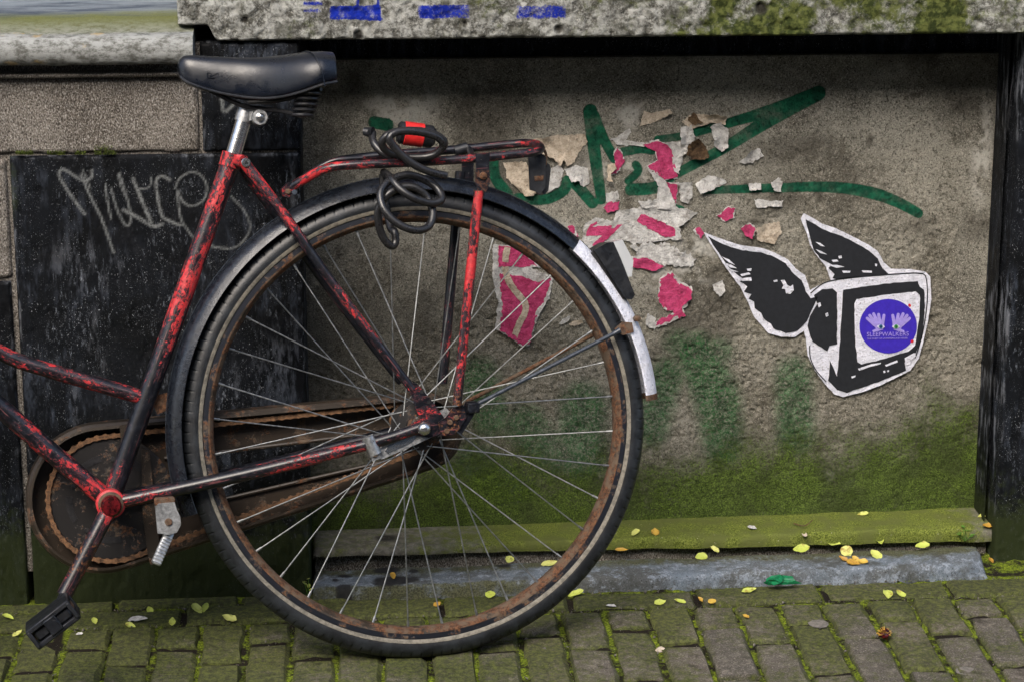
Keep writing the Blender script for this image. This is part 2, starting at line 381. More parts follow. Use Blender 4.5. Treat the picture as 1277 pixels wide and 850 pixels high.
def m_joint():
    n = NT('mossy_joint_soil')
    b, c = n.noise(30, 6, .7), n.noise(260, 4, .75)
    mo = n.math('MULTIPLY', n.ramp(b, .4, .56), n.attr('long'))
    col = n.mix(mo, (.014, .011, .008, 1), n.mix(n.ramp(c, .38, .64), (.05, .07, .006, 1), (.24, .31, .025, 1)))
    col = n.mix(n.ramp(n.noise(380, 2), .7, .74), col, (.35, .33, .27, 1))
    return n.done(col, .95, n.bump(c, .004, 1.), spec=.15)
def m_paint():
    n = NT('chipped_black_over_red_paint')
    tc = n.n('ShaderNodeTexCoord').outputs['Object']
    cx_ = n.n('ShaderNodeCombineXYZ'); n.put(cx_.inputs[0], n.attr('tu')); n.put(cx_.inputs[1], n.attr('tv')); n.put(cx_.inputs[2], n.attr('tw')); ad = n.n('ShaderNodeVectorMath'); n.put(ad.inputs[0], cx_.outputs[0])
    oi = n.n('ShaderNodeObjectInfo').outputs['Random']; n.put(ad.inputs[1], oi); tv = n.scale(ad.outputs[0], (.3, 1, 1)); tw = n.scale(ad.outputs[0], (.75, 1, 1))
    a = n.noise(210, 8, .78, tw, .8); b = n.noise(75, 5, .65, tv, .3)
    f = n.math('ADD', n.math('MULTIPLY', a, .5), n.math('MULTIPLY', b, .5))
    k = n.math('ADD', f, n.math('MULTIPLY', n.math('SUBTRACT', n.attr('red'), .5), .22))
    red = n.ramp(k, .566, .582)
    black = n.mix(n.ramp(n.noise(90, 5, .7, tc), .45, .75), (.004, .0046, .007, 1), (.02, .022, .03, 1))
    rc = n.mix(n.ramp(n.noise(160, 4, .7, tc), .35, .7), (.33, .012, .016, 1), (.55, .03, .035, 1))
    col = n.mix(n.math('MULTIPLY', n.ramp(k, .5, .555), .4), black, n.mix(n.ramp(a, .4, .6), (.06, .022, .026, 1), (.13, .05, .056, 1))); col = n.mix(red, col, rc)
    col = n.mix(n.math('MULTIPLY', n.ramp(n.noise(330, 3, .6, n.scale(ad.outputs[0], (.07, 1, 1))), .62, .68), .55), col, (.2, .075, .078, 1))
    rust = n.ramp(n.math('ADD', n.noise(150, 6, .75, tc), n.math('MULTIPLY', n.attr('rust'), .4)), .68, .74)
    col = n.mix(rust, col, n.mix(n.ramp(a, .4, .6), (.06, .02, .008, 1), (.2, .075, .025, 1)))
    col = n.mix(n.math('MULTIPLY', n.ramp(n.noise(260, 3, .7, tc), .66, .72), .5), col, (.3, .27, .25, 1))
    ro = n.mix(red, (.3, .3, .3, 1), (.45, .45, .45, 1))
    return n.done(col, n.math('ADD', .28, n.math('MULTIPLY', n.math('MAXIMUM', red, rust), .25)), n.bump(n.math('SUBTRACT', 1., n.math('ADD', red, n.math('MULTIPLY', a, .3))), .0005, .8), spec=.5)
def m_black(name, c0, c1, rough, bump=.0004, sc=140):
    n = NT(name); a = n.noise(sc, 6, .7)
    return n.done(n.mix(n.ramp(a, .35, .7), c0 + (1,), c1 + (1,)), n.ramp(n.noise(30, 5), .3, .7, rough - .08, rough + .12), n.bump(a, bump, .7), spec=.5)
def m_tyre():
    n = NT('worn_tyre_rubber'); a = n.noise(40, 5, .7)
    col = n.mix(n.ramp(a, .35, .7), (.0045, .0055, .007, 1), (.02, .0235, .028, 1))
    col = n.mix(n.math('MULTIPLY', n.ramp(n.noise(350, 3), .6, .75), .4), col, (.06, .06, .058, 1))
    return n.done(col, .42, n.bump(n.noise(500, 3), .0005, .6), spec=.5)
def m_rust(name, amount, dark=(.012, .014, .02, 1)):
    n = NT(name); a = n.noise(28, 7, .7); b = n.noise(220, 5, .7)
    r = n.ramp(n.math('ADD', a, n.math('MULTIPLY', b, .25)), .74 - amount * .4, .82 - amount * .35)
    rc = n.mix(n.ramp(b, .35, .68), (.035, .016, .008, 1), (.15, .066, .03, 1)); rc = n.mix(n.ramp(n.noise(60, 4), .42, .62), rc, (.1, .07, .047, 1))
    return n.done(n.mix(r, dark, rc), n.ramp(r, 0, 1, .38, .88), n.bump(n.math('MULTIPLY', r, b), .001, 1.), n.ramp(r, 0, .5, .15, 0.), spec=.4)
def m_metal(name, c0, c1, rough, metal=.9):
    n = NT(name); a = n.noise(150, 6, .75)
    col = n.mix(n.ramp(a, .35, .7), c0 + (1,), c1 + (1,)); col = n.mix(n.ramp(n.noise(70, 6, .75), .62, .7), col, (.12, .07, .035, 1))
    return n.done(col, n.ramp(a, .3, .7, rough, rough + .2), n.bump(a, .0003, .5), metal)
def m_paper(name, c0, c1, stain=(.16, .11, .06, 1), amt=.6):
    n = NT(name); a = n.noise(90, 6, .75); b = n.noise(300, 4, .7)
    col = n.mix(n.ramp(a, .35, .65), c0 + (1,), c1 + (1,))
    col = n.mix(n.math('MULTIPLY', n.ramp(n.noise(35, 6, .75), .52, .72), amt), col, stain)
    col = n.mix(n.math('MULTIPLY', n.ramp(b, .56, .7), .7), col, (.06, .05, .04, 1))
    return n.done(col, .85, n.bump(n.math('ADD', n.math('MULTIPLY', n.noise(55, 4, .6), 2.), b), .003, .9), spec=.2)
def m_plain(name, c, rough=.6, var=.25, **kw):
    n = NT(name); a = n.noise(130, 5, .7)
    d = tuple(x * (1 - var) for x in c) + (1,)
    return n.done(n.mix(n.ramp(a, .35, .65), d, c + (1,)), rough, n.bump(a, .0004, .5), **kw)
def m_leaf(name, c0, c1, vein):
    n = NT(name); a = n.noise(140, 5, .7)
    col = n.mix(n.rand, c0 + (1,), c1 + (1,)); col = n.mix(n.ramp(a, .52, .68), col, vein + (1,)); col = n.mix(n.math('MULTIPLY', n.ramp(n.noise(60, 4), .55, .68), .8), col, (.2, .1, .02, 1))
    return n.done(col, .5, n.bump(a, .0005, .7), spec=.35)

M = dict(panel=m_panel(), cornice=m_cornice(), slate=m_slate(), block=m_block(), sill=m_sill(), ledge=m_ledge(), kerb=m_kerb(), brick=m_brick(), joint=m_joint(),
    paint=m_paint(), tyre=m_tyre(),
    guard=m_black('black_mudguard_enamel', (.004, .005, .008), (.016, .02, .027), .24, .0005),
    leather=m_black('dark_blue_black_vinyl', (.002, .0035, .0075), (.005, .0075, .014), .3, .00025, 400),
    plastic=m_black('black_plastic', (.004, .0046, .006), (.014, .016, .02), .38),
    wire=m_black('black_spring_steel', (.005, .005, .006), (.014, .014, .016), .4),
    cable=m_black('black_cable_sheath', (.008, .008, .009), (.022, .022, .023), .3, .0004, 300),
    rim=m_rust('rusty_black_rim', .24), rimin=m_rust('rusty_rim_bed', .62, (.035, .027, .02, 1)), case=m_rust('rusted_chaincase_steel', .22, (.03, .023, .017, 1)), chain=m_plain('rusted_chain', (.17, .085, .038), .85, .7), casein=m_rust('greasy_chaincase_back', .2, (.034, .025, .018, 1)),
    rustpart=m_rust('rusty_bracket', .8), ring=m_rust('oily_chainring_steel', .2, (.016, .015, .015, 1)),
    band=m_plain('greyed_cream_rubber_band', (.2, .182, .145), .7, .5), white=m_paper('scuffed_white_enamel', (.58, .6, .68), (.72, .74, .82), (.3, .25, .2, 1), .3),
    chrome=m_plain('dull_chrome', (.62, .63, .63), .2, .2, metal=.95), spoke=m_metal('dull_spoke_steel', (.2, .21, .21), (.36, .37, .37), .32),
    alloy=m_metal('cast_alloy', (.3, .31, .31), (.55, .56, .57), .34), steel=m_black('blued_steel', (.02, .026, .036), (.05, .062, .08), .3),
    redp=m_plain('red_plastic', (.55, .018, .018), .4), dred=m_plain('dark_red_enamel', (.1, .006, .008), .22, .85),
    pink=m_paper('magenta_poster_paper', (.34, .028, .095), (.52, .065, .175), (.2, .03, .07, 1), .6), paperw=m_paper('torn_white_paper', (.36, .355, .345), (.6, .595, .58), (.13, .105, .075, 1), .75),
    paperb=m_paper('yellowed_paper', (.36, .3, .23), (.58, .5, .4), (.13, .08, .04, 1), .8), paperd=m_paper('burnt_brown_paper', (.03, .018, .01), (.12, .075, .04), (.3, .24, .17, 1), .5),
    stw=m_paper('sticker_white', (.6, .61, .68), (.72, .73, .82), (.38, .36, .36, 1), .35), stb=m_plain('sticker_black_ink', (.012, .014, .019), .55, .4),
    purple=m_plain('sticker_violet_ink', (.045, .024, .42), .35, .2), lilac=m_plain('sticker_lilac_ink', (.33, .27, .68), .4, .15), eyeb=m_plain('sticker_blue_ink', (.02, .15, .3), .4), eyeg=m_plain('sticker_green_ink', (.04, .25, .06), .4),
    leafy=m_leaf('yellow_green_leaf', (.4, .47, .08), (.56, .56, .18), (.24, .27, .04)), leafb=m_leaf('brown_yellow_leaf', (.36, .2, .03), (.5, .34, .06), (.14, .06, .015)),
    greenp=m_plain('green_plastic', (.01, .18, .07), .25, .4), weed=m_plain('weed_green', (.08, .2, .02), .6), mossb=m_plain('moss_tuft_green', (.1, .14, .012), .9, .65),
    hbrick=m_plain('sky_blocking_house_brick', (.11, .075, .055), .9, .5), glassd=m_plain('sky_blocking_house_glass', (.02, .022, .025), .1, .1),
    gum=m_plain('trodden_gum', (.17, .155, .135), .85, .45), street=m_plain('street_paving', (.07, .062, .055), .9, .5), render=m_plain('grey_house_render', (.2, .19, .17), .9, .3))
n = NT('clear_lens_plastic'); LENS = n.done((.75, .78, .8, 1), .18, n.bump(n.noise(300, 2), .0005, .4), Transmission_Weight=.55)
# ------------------------------------------------------------------ ground
YW, YS, YP, YC = 3.865, 3.705, 3.75, 3.69      # panel, slate, pillar and cornice faces
YK, YL = 3.663, 3.772                            # kerb front, ledge front
XL, XR = on_y(380, 400, YS)[0], on_y(1238, 330, YW)[0]
st_ = MB().add([(-60, -60, -.06), (60, -60, -.06), (60, 60, -.06), (-60, 60, -.06)], [(0, 1, 2, 3)]).build('street', M['street']); tag(st_, kind='structure')

JX0, JP = on_g(864, 763)[0], .0708
def joint_h(a, b): return np.minimum(-.0078 + .008 * (fbm(a, b, 60, 4, 3) - .5) + .006 * sstep(.45, .75, fbm(a + 4, b, 14, 3, 9)), -.0045)
GX0, GX1, GY0, GY1 = -1.25, 1.75, 2.75, 3.8
pav = relief('pavement', M['joint'], (GX0, GY0, gz(GX0) - .0), (1, 0, GX), (0, 1, 0), (0, 0, 1), GX1 - GX0, GY1 - GY0, .0045, joint_h, .002, .05, None, {'long': lambda a, b: np.clip(1 - sstep(.0035, .008, np.abs(((a + GX0 - JX0) / JP + .5) % 1 - .5) * JP) + sstep(.005, .0, np.abs(b + GY0 - 3.584)) + sstep(3.64, 3.665, b + GY0), 0, 1)})
tag(pav, kind='structure')
pav['_o'] = [0., 0., 0.]
def brick_mesh(L, W, H, seed):
    r = np.random.default_rng(seed); nx, ny = 6, 3
    xs = np.array([0, .005, L * .27, L / 2, L * .74, L - .005, L]) - L / 2; ys = np.array([0, .0055, W - .0055, W]) - W / 2
    V = []; at = []; F = []
    wob = r.normal(0, .0016, (nx + 1, ny + 1, 3)); tilt = r.normal(0, .006, 2)
    for i in range(nx + 1):
        for j in range(ny + 1):
            e = (i in (0, nx)) or (j in (0, ny)); z = -.004 * (1 + r.random()) if e else 0
            V.append((xs[i] + wob[i, j, 0], ys[j] + wob[i, j, 1] * .9, z + wob[i, j, 2] * .6 + tilt[0] * xs[i] + tilt[1] * ys[j])); at.append(1. if e else .15)
    id_ = lambda i, j: i * (ny + 1) + j
    for i in range(nx):
        for j in range(ny): F.append([id_(i, j), id_(i + 1, j), id_(i + 1, j + 1), id_(i, j + 1)])
    lp = [id_(i, 0) for i in range(nx + 1)] + [id_(nx, j) for j in range(1, ny + 1)] + [id_(i, ny) for i in range(nx - 1, -1, -1)] + [id_(0, j) for j in range(ny - 1, 0, -1)]
    k = len(V); V += [(V[q][0], V[q][1], -H) for q in lp]; at += [1.] * len(lp)
    for i in range(len(lp)): j = (i + 1) % len(lp); F.append([lp[i], lp[j], k + j, k + i])
    return V, F, at
BM = {}
def brick(x, y, L, W, rot, key):
    kk = (round(L, 3), round(W, 3), key)
    z = gz(x) + random.gauss(0, .0015)
    if kk not in BM:
        V, F, at = brick_mesh(L, W, .045, hash(kk) & 0xffff); o = mesh_obj('brick', V, F, M['brick'], pav, {'edge': at}, 30); BM[kk] = o
    else:
        o = BM[kk].copy(); COL.objects.link(o)
    o.location = (x, y, z); o.rotation_euler = (0, -GX, rot + random.gauss(0, .006)); o.parent = pav
# stretcher course along the kerb, then columns laid end-on
x = on_g(710, 748)[0] - 6 * .207; k = 0
Y1 = 3.584
while x < 1.5:
    L = .198; brick(x + .1035, (YK + Y1) / 2 + .0005, L, YK - Y1 - .009, 0, k % 4); x += .207; k += 1
x0 = on_g(864, 763)[0]; PIT = .0708
for i in range(-19, 13):
    xc = x0 + (i + .5) * PIT; y = Y1; first = .094 if i % 2 == 0 else .146; j = 0
    first += [0, .012, -.008, .006][i % 4]
    while y > 2.95:
        L = first if j == 0 else .2
        if y < 3.2 and abs(xc) > 2: break
        brick(xc + random.gauss(0, .0012), y - L / 2, L - .018, PIT - .0068, pi / 2, (i + 3 * j) % 5); y -= L; j += 1
# gutter filler bricks between the course and the slate on the left
x = -1.2
while x < XL - .1:
    brick(x + .1, (YS + YK) / 2 - .002, .193, YS - YK - .006, 0, 7); x += .2

# ------------------------------------------------------------------ the building
FA = empty('building_facade', (.48, YW, 0), 'grimy stone and concrete foot of a building with sprayed graffiti, cornice and black slate blocks', 'wall')
FO = np.array(FA['_o'])
zb = .046
PW0, PW1 = XL - .02, XR
PZ0, PZ1 = .0, on_y(640, 73, YW)[2]
def pxs(pts, Y): return [tuple(on_y(x, y, Y)[[0, 2]]) for x, y in pts]
S = 1 / 780.0
GREEN = [([(736, 139), (741, 185), (750, 250)], (9, 8, 6), 1), ([(741, 145), (752, 172), (766, 198)], (7, 6.5, 6), 1), ([(718, 230), (739, 254)], 7, 1),
 ([(615, 200), (618, 222), (633, 242)], 7, .95), ([(645, 248), (680, 249), (703, 238), (707, 226)], 7, .95), ([(777, 190), (800, 186), (813, 188)], 6, .9),
 ([(793, 206), (796, 214), (784, 226)], 5.5, .9), ([(787, 237), (808, 236), (822, 233)], 8, .95), ([(1021, 116), (965, 137), (905, 155), (850, 170), (820, 174)], (9, 8, 6, 5, 4.5), .98),
 ([(1021, 117), (960, 150), (905, 184), (850, 214), (832, 226)], (9, 9, 7, 6, 5), 1), ([(877, 238), (966, 235), (1035, 234), (1086, 241), (1120, 253), (1146, 267)], (5, 6, 7, 8, 7, 6), .98),
 ([(467, 153), (483, 156)], 8, .95), ([(840, 258), (850, 262)], 5, .8)]
FADED = [([(868, 440), (893, 495), (902, 560)], (26, 31, 24), 1.1), ([(832, 468), (812, 535)], (23, 19), 1), ([(990, 468), (993, 545)], 25, .95), ([(597, 470), (612, 520)], 26, 1.),
 ([(727, 505), (725, 575)], 31, 1.05), ([(655, 530), (690, 570)], 29, .95), ([(590, 575), (640, 610)], 28, .8), ([(845, 428), (900, 440)], 17, .8)]
GREEN = [(pxs(p, YW), np.atleast_1d(r) * S, s) for p, r, s in GREEN]; FADED = [(pxs(p, YW), np.atleast_1d(r) * S, s) for p, r, s in FADED]
CRACK = [(pxs(p, YW), np.atleast_1d(r) * S, .9) for p, r in (([(498, 378), (512, 369), (532, 364)], .9), ([(470, 432), (510, 429), (560, 440), (612, 452), (640, 470)], .8), ([(1020, 215), (1060, 196), (1090, 180), (1105, 168)], .5), ([(700, 440), (735, 452), (748, 470)], .8), ([(470, 395), (478, 420), (470, 440)], .7))]
def P_ab(f): return lambda a, b: f(a + PW0, b + PZ0)
def panel_rough(X, Zc):                    # plaster skin lost: right part and lower part are coarse
    t = fbm(X, Zc, 5, 4, 21)
    e = sstep(.5, .3, Zc + .25 * (t - .5)) * .8 + sstep(.35, .75, X + .5 * (t - .5)) * sstep(.75, .55, Zc + .2 * (t - .5)) * .7
    return np.clip(e, 0, 1) * (1 - sstep(XR - .07, XR - .045, X + .02 * t) * sstep(.3, .4, Zc))
def panel_moss(X, Zc):
    top = .19 + .1 * (fbm(X, X * 0, 6, 3, 4) - .5) + .03 * sstep(.9, 1.0, X) - .02 * sstep(.2, .0, X)
    return 1.05 * (1 - sstep(top - .13, top + .11, Zc)) - .1 * sstep(.1, -.05, X)
def panel_stain(X, Zc):
    t = fbm(X, Zc, 9, 4, 31)
    s = .8 * sstep(.55, .75, t) * sstep(.2, .45, Zc) + .75 * sstep(XR - .2, XR - .02, X) * sstep(.6, .85, Zc) * sstep(.3, .6, t)
    for px, py, r in ((1022, 240, 11), (1085, 175, 9), (665, 155, 9), (1088, 565, 20), (1150, 555, 14), (430, 640, 18)):
        c = on_y(px, py, YW); s = np.maximum(s, .85 * (1 - sstep(.3, 1, np.hypot((X - c[0]) * 1.2, (Zc - c[2]) * .7) / (r * S))))
    s = np.maximum(s, .62 * sstep(.3, .0, X + .3 * (t - .5)) * sstep(.66, .4, Zc + .2 * (t - .5)))
    s = np.maximum(s, stroke_mask(X, Zc, CRACK, .0012))
    return np.clip(s, 0, 1)
def panel_pale(X, Zc):
    t = fbm(X, Zc, 40, 4, 41); s = 0
    for px, py, rx, ry in ((785, 140, 25, 30), (870, 310, 50, 22), (840, 345, 60, 30), (770, 225, 70, 45), (500, 130, 60, 40), (1050, 590, 30, 30), (1225, 190, 18, 90), (700, 290, 30, 20)):
        c = on_y(px, py, YW); s = np.maximum(s, (1 - sstep(.2, 1.1, np.hypot((X - c[0]) / rx, (Zc - c[2]) / ry) / S)) * sstep(.42, .62, t))
    return s
def panel_h(a, b):
    X = a + PW0; Zc = b + PZ0; r = panel_rough(X, Zc) * (1 - .65 * np.clip(panel_moss(X, Zc), 0, 1))
    t = fbm(X, Zc, 210, 3, 11); u = fbm(X, Zc, 22, 4, 12)
    h = -.0008 - .0006 * u - r * (.0010 + .0018 * sstep(.4, .75, t) + .0022 * u + .0018 * sstep(.55, .7, fbm(X, Zc, 60, 3, 19)))
    h += -.002 * sstep(.66, .74, fbm(X, Zc, 120, 2, 8)) * (.3 + .7 * r)
    m = np.clip(panel_moss(X, Zc), 0, 1); h += m * .0011 * (fbm(X, Zc, 240, 3, 15) - .6)
    return h
relief('concrete_panel', M['panel'], (PW0, YW, PZ0), (1, 0, 0), (0, 0, 1), (0, -1, 0), PW1 - PW0, PZ1 - PZ0, .0023, panel_h, .001, .1, FA,
       {'rough': P_ab(panel_rough), 'moss': P_ab(panel_moss), 'stain': P_ab(panel_stain), 'pale': P_ab(panel_pale),
        'green': P_ab(lambda X, Zc: np.maximum(stroke_mask(X, Zc, GREEN, .0035), .38 * stroke_mask(X, Zc, GREEN, .011))), 'faded': P_ab(lambda X, Zc: stroke_mask(X, Zc, FADED, .016))})
# cornice
cz = on_y(640, 49, YC)[2]; cx0 = on_y(221, 30, YC)[0]; cx1 = 1.75; cx_n = on_y(256, 40, YC)[0]; nz = on_y(235, 33, YC)[2]
def blue_rects(X, Zc):
    m = np.zeros_like(X)
    for x0_, y0_, x1_, y1_, s_ in ((408, 6, 478, 27, 1.05), (518, 6, 587, 25, .85), (640, 6, 708, 25, .75)):
        p, q = on_y(x0_, y0_, YC), on_y(x1_, y1_, YC); wv = .006 * (fbm(X, Zc, 60, 3, 301) - .5)
        e = np.minimum(np.minimum((X - p[0]) * .5, (q[0] - X) * .5), np.minimum(p[2] - Zc, Zc - q[2])) + wv
        m = np.maximum(m, s_ * sstep(-.001, .004, e) * (.55 + .6 * fbm(X, Zc, 22, 3, 305)))
    return m
BLUE = [([(380, 5), (400, 5)], 3, .7), ([(380, 14), (398, 14)], 3, .6), ([(390, 22), (400, 22)], 3, .4),
        ([(446, -12), (446, 8)], 1.6, 1), ([(472, -12), (472, 8)], 1.6, 1), ([(400, -14), (700, -16)], 8, .8)]
BLUE = [(pxs(p, YC), np.atleast_1d(r) * S, s) for p, r, s in BLUE]
def c_moss(a, b):
    X = a + cx0; t = fbm(X, b, 12, 4, 61)
    return sstep(.36, .74, t) * .8 + .34 * sstep(.25, .8, X) + .3 * sstep(.3, .75, fbm(X, X * 0, 7, 2, 3)) - .55 * np.exp(-((X - .06) / .17) ** 2) - .5 * sstep(-.1, -.25, X)
def c_stain(a, b):
    X = a + cx0; Zc = b + cz; s = 0
    for px, py, r in ((305, 26, 4), (580, 30, 3), (697, 37, 5), (950, 12, 8), (447, 45, 6)):
        c = on_y(px, py, YC); s = np.maximum(s, 1 - sstep(.6, 1.3, np.hypot(X - c[0], Zc - c[2]) / (r * S)))
    return s
def c_h(a, b):
    X = a + cx0; h = -.001 - .006 * fbm(X, b, 30, 4, 51) - .003 * sstep(.5, .7, fbm(X, b, 110, 3, 52)) - .006 * c_stain(a, b)
    return h + 0 * a
cs = relief('cornice_stone', M['cornice'], (cx0, YC, cz), (1, 0, 0), (0, 0, 1), (0, -1, 0), cx1 - cx0, .2, .003, c_h, .006, .26, FA,
            {'moss': c_moss, 'stain': c_stain, 'blue': lambda a, b: np.maximum(stroke_mask(a + cx0, b + cz, BLUE, .003), blue_rects(a + cx0, b + cz))})
# the broken lower left corner of the cornice
me = cs.data; co = np.empty(len(me.vertices) * 3); me.vertices.foreach_get('co', co); co = co.reshape(-1, 3); W_ = co + FO
edge = cx_n + .006; lift = sstep(edge + .012, edge - .004, W_[:, 0]) * (nz - cz)
k = np.clip(1 - (W_[:, 2] - cz) / .05, 0, 1); co[:, 2] += lift * k; me.vertices.foreach_set('co', co.ravel()); me.update()
# sill with its rounded nose (top left)
sx1 = on_y(241, 60, YS - .03)[0]; sx0 = -1.4
zt = on_y(120, 47, YS - .03)[2]; zbm = on_y(120, 82, YS - .04)[2]; zf = on_y(120, 98, YS - .012)[2]
prof = [(YS + .3, zt + .13)]
for i in range(9): prof.append((YS + .3 - i * .038, zt + .13 - i * .0155))
R_ = (zt - zbm) / 2 + .001; yc = YS - .028; zc_ = (zt + zbm) / 2
for i in range(13): t = pi / 2 - pi * i / 12; prof.append((yc - cos(t) * R_ * .75, zc_ + sin(t) * R_))
prof += [(YS + .02, zbm - .001), (YS + .02, zf + .004), (YS + .3, zf + .004)]
V = []; F = []; top_at = []; mo_at = []; nxs = 160
for i in range(nxs + 1):
    X = sx0 + (sx1 - sx0) * i / nxs
    for j, (y, z) in enumerate(prof):
        q = vn(np.array([X * 40.]), np.array([j * .7]), 3)[0] - .5
        V.append((X, y + q * .0018, z + q * .0016)); top_at.append(1. if j <= 8 else (.5 if j == 9 else 0.)); mo_at.append(max(0, min(1, (j - 7.0) * .75)) if j <= 9 else 0)
m_ = len(prof)
for i in range(nxs):
    for j in range(m_ - 1): F.append([i * m_ + j, (i + 1) * m_ + j, (i + 1) * m_ + j + 1, i * m_ + j + 1])
F.append([nxs * m_ + j for j in range(m_)]); F.append(list(range(m_)))
mesh_obj('sill', np.array(V) - FO, F, M['sill'], FA, {'top': top_at, 'moss': mo_at}, 50, FO)
f = MB(); bd = [(YS + .03, zf), (YS - .006, zf), (YS - .0105, zf + .002), (YS - .0118, zf + .0045), (YS - .0105, zf + .007), (YS - .006, zf + .0085), (YS + .03, zf + .0085)]
V = [(X, y + .0008 * (vn(np.array([X * 60.]), np.array([j * 1.]), 4)[0] - .5), z) for X in np.linspace(sx0, sx1, 90) for j, (y, z) in enumerate(bd)]
f.add(V, [[i * 7 + j, (i + 1) * 7 + j, (i + 1) * 7 + (j + 1) % 7, i * 7 + (j + 1) % 7] for i in range(89) for j in range(7)] + [list(range(7)), [89 * 7 + j for j in range(7)]]); f.build('sill_bead', M['block'], FA)
# coarse block under the sill
bx1 = on_y(247, 150, YS)[0]; bz0 = on_y(120, 191, YS)[2]
relief('stone_block', M['block'], (-1.4, YS, bz0), (1, 0, 0), (0, 0, 1), (0, -1, 0), bx1 + 1.4, zf - bz0 - .001, .004, lambda a, b: -.001 - .004 * fbm(a, b, 60, 3, 71), .004, .16, FA)
# slate blocks
CH = [[(310, 785), (275, 740), (235, 680), (215, 640), (226, 620), (250, 630), (300, 660), (333, 650), (335, 625)], [(295, 640), (330, 720), (370, 800), (392, 860), (415, 925)], [(385, 675), (393, 740), (405, 800)],
 [(435, 635), (462, 720), (477, 800), (462, 828), (432, 780), (405, 690)], [(485, 655), (520, 740), (552, 815)], [(450, 770), (500, 795), (560, 828), (592, 820)], [(552, 650), (545, 685), (505, 692)],
 [(620, 660), (590, 645), (570, 665), (577, 730), (592, 790), (620, 810), (660, 825)], [(640, 690), (655, 655), (692, 632), (730, 640), (755, 680), (745, 730), (700, 755), (665, 735), (648, 700), (658, 790), (680, 835), (720, 880), (790, 905), (860, 905), (905, 860), (912, 820), (890, 770), (845, 720)],
 [(300, 620), (330, 690)], [(430, 640), (445, 690), (470, 740)]]
CHW = [1.5, 1.3, 1.0, 1.1, 2.0, 2.0, .8, 1.6, 1.0, .8, .8]
CH = [(pxs([(x / 2.93, y / 2.93) for x, y in p], YS), np.atleast_1d(r) * S, .9) for p, r in zip(CH, CHW)]
CH2 = [(pxs([(276, 124), (280, 140), (292, 130)], YS), np.atleast_1d(2.0) * S, .9)]
def slate(name, x0, x1, z0, z1, seed, chalk=None, depth=.16, Y=YS, lab=None):
    def h(a, b):
        X = a + x0; Zc = b + z0
        return -.0006 - .0022 * fbm(X, Zc, 18, 4, seed) - .0016 * sstep(.5, .75, fbm(X, Zc * .4, 90, 3, seed + 1))
    def mo(a, b):
        X = a + x0; Zc = b + z0
        return .95 * (1 - sstep(.02, .26, Zc + .12 * (fbm(X, Zc, 9, 3, 5) - .5))) + .6 * sstep(-.46, -.53, X + .05 * fbm(X, Zc, 20, 3, 6)) * sstep(.45, .7, Zc)
    def wash(a, b):
        X = a + x0; Zc = b + z0; s = np.zeros_like(X)
        for px, py, rx, ry in ((350, 450, 40, 60), (300, 480, 12, 70), (95, 520, 5, 60), (120, 430, 18, 50), (365, 230, 5, 60), (110, 330, 60, 40), (55, 560, 60, 14)):
            c = on_y(px, py, YS); s = np.maximum(s, .38 * (1 - sstep(.0, 1.3, np.hypot((X - c[0]) / rx, (Zc - c[2]) / ry) / S)))
        e = np.minimum(np.minimum(a, x1 - x0 - a), z1 - z0 - b)
        return np.maximum(s, .7 * (1 - sstep(.002, .006, e)) * sstep(.45, .6, fbm(X, Zc, 30, 3, 9)))
    return relief(name, M['slate'], (x0, Y, z0), (1, 0, 0), (0, 0, 1), (0, -1, 0), x1 - x0, z1 - z0, .0028, h, .004, depth, FA,
        {'moss': mo, 'wash': wash, 'chalk': (lambda a, b: stroke_mask(a + x0, b + z0, chalk, .0013)) if chalk else (lambda a, b: a * 0)})
slx0 = on_y(17, 300, YS)[0]; slz = on_y(120, 195, YS)[2]
slj = on_y(300, 190, YS)[2]
slate('slate_block', slx0, XL, -.05, slj - .003, 81, CH)
slate('slate_block', bx1 + .006, XL + .001, slj + .001, cz - .004, 85, CH2)
slate('slate_block', -1.4, slx0 - .009, -.05, on_y(5, 352, YS)[2], 87)
bx = relief('stone_block', M['block'], (-1.4, YS, on_y(5, 347, YS)[2]), (1, 0, 0), (0, 0, 1), (0, -1, 0), on_y(12, 300, YS)[0] + 1.4, slz - .004 - on_y(5, 347, YS)[2], .004, lambda a, b: -.001 - .005 * fbm(a, b, 50, 3, 75), .004, .16, FA)
# mortar behind the joints, body of the wall
MB().box((-.75, YS + .1, .47), ((1, 0, 0), (0, 1, 0), (0, 0, 1)), (2 * (XL + .75) - .012, .18, .86), .01).build('mortar_bed', M['block'], FA)
MB().box((.4, YW + .25, 1.5), ((1, 0, 0), (0, 1, 0), (0, 0, 1)), (5, .3, 3.2), .01).build('backing_wall', M['render'], FA)
# pillar on the right with a rebated edge
pxe = on_y(1262, 300, YP)[0]
slate('pillar', pxe, 1.75, -.05, 1.0, 91, None, .2, YP)
slate('pillar_reveal', on_y(1240, 330, YW - .05)[0] + .002, pxe - .007, -.02, 1.0, 93, None, .15, YP + .035)
slate('cornice_shade_strip', PW0 + .03, XR + .01, PZ1 - .002, .99, 97, None, .06, YW + .016)  # slate-coloured dark strip, stands in for the shade band under the cornice
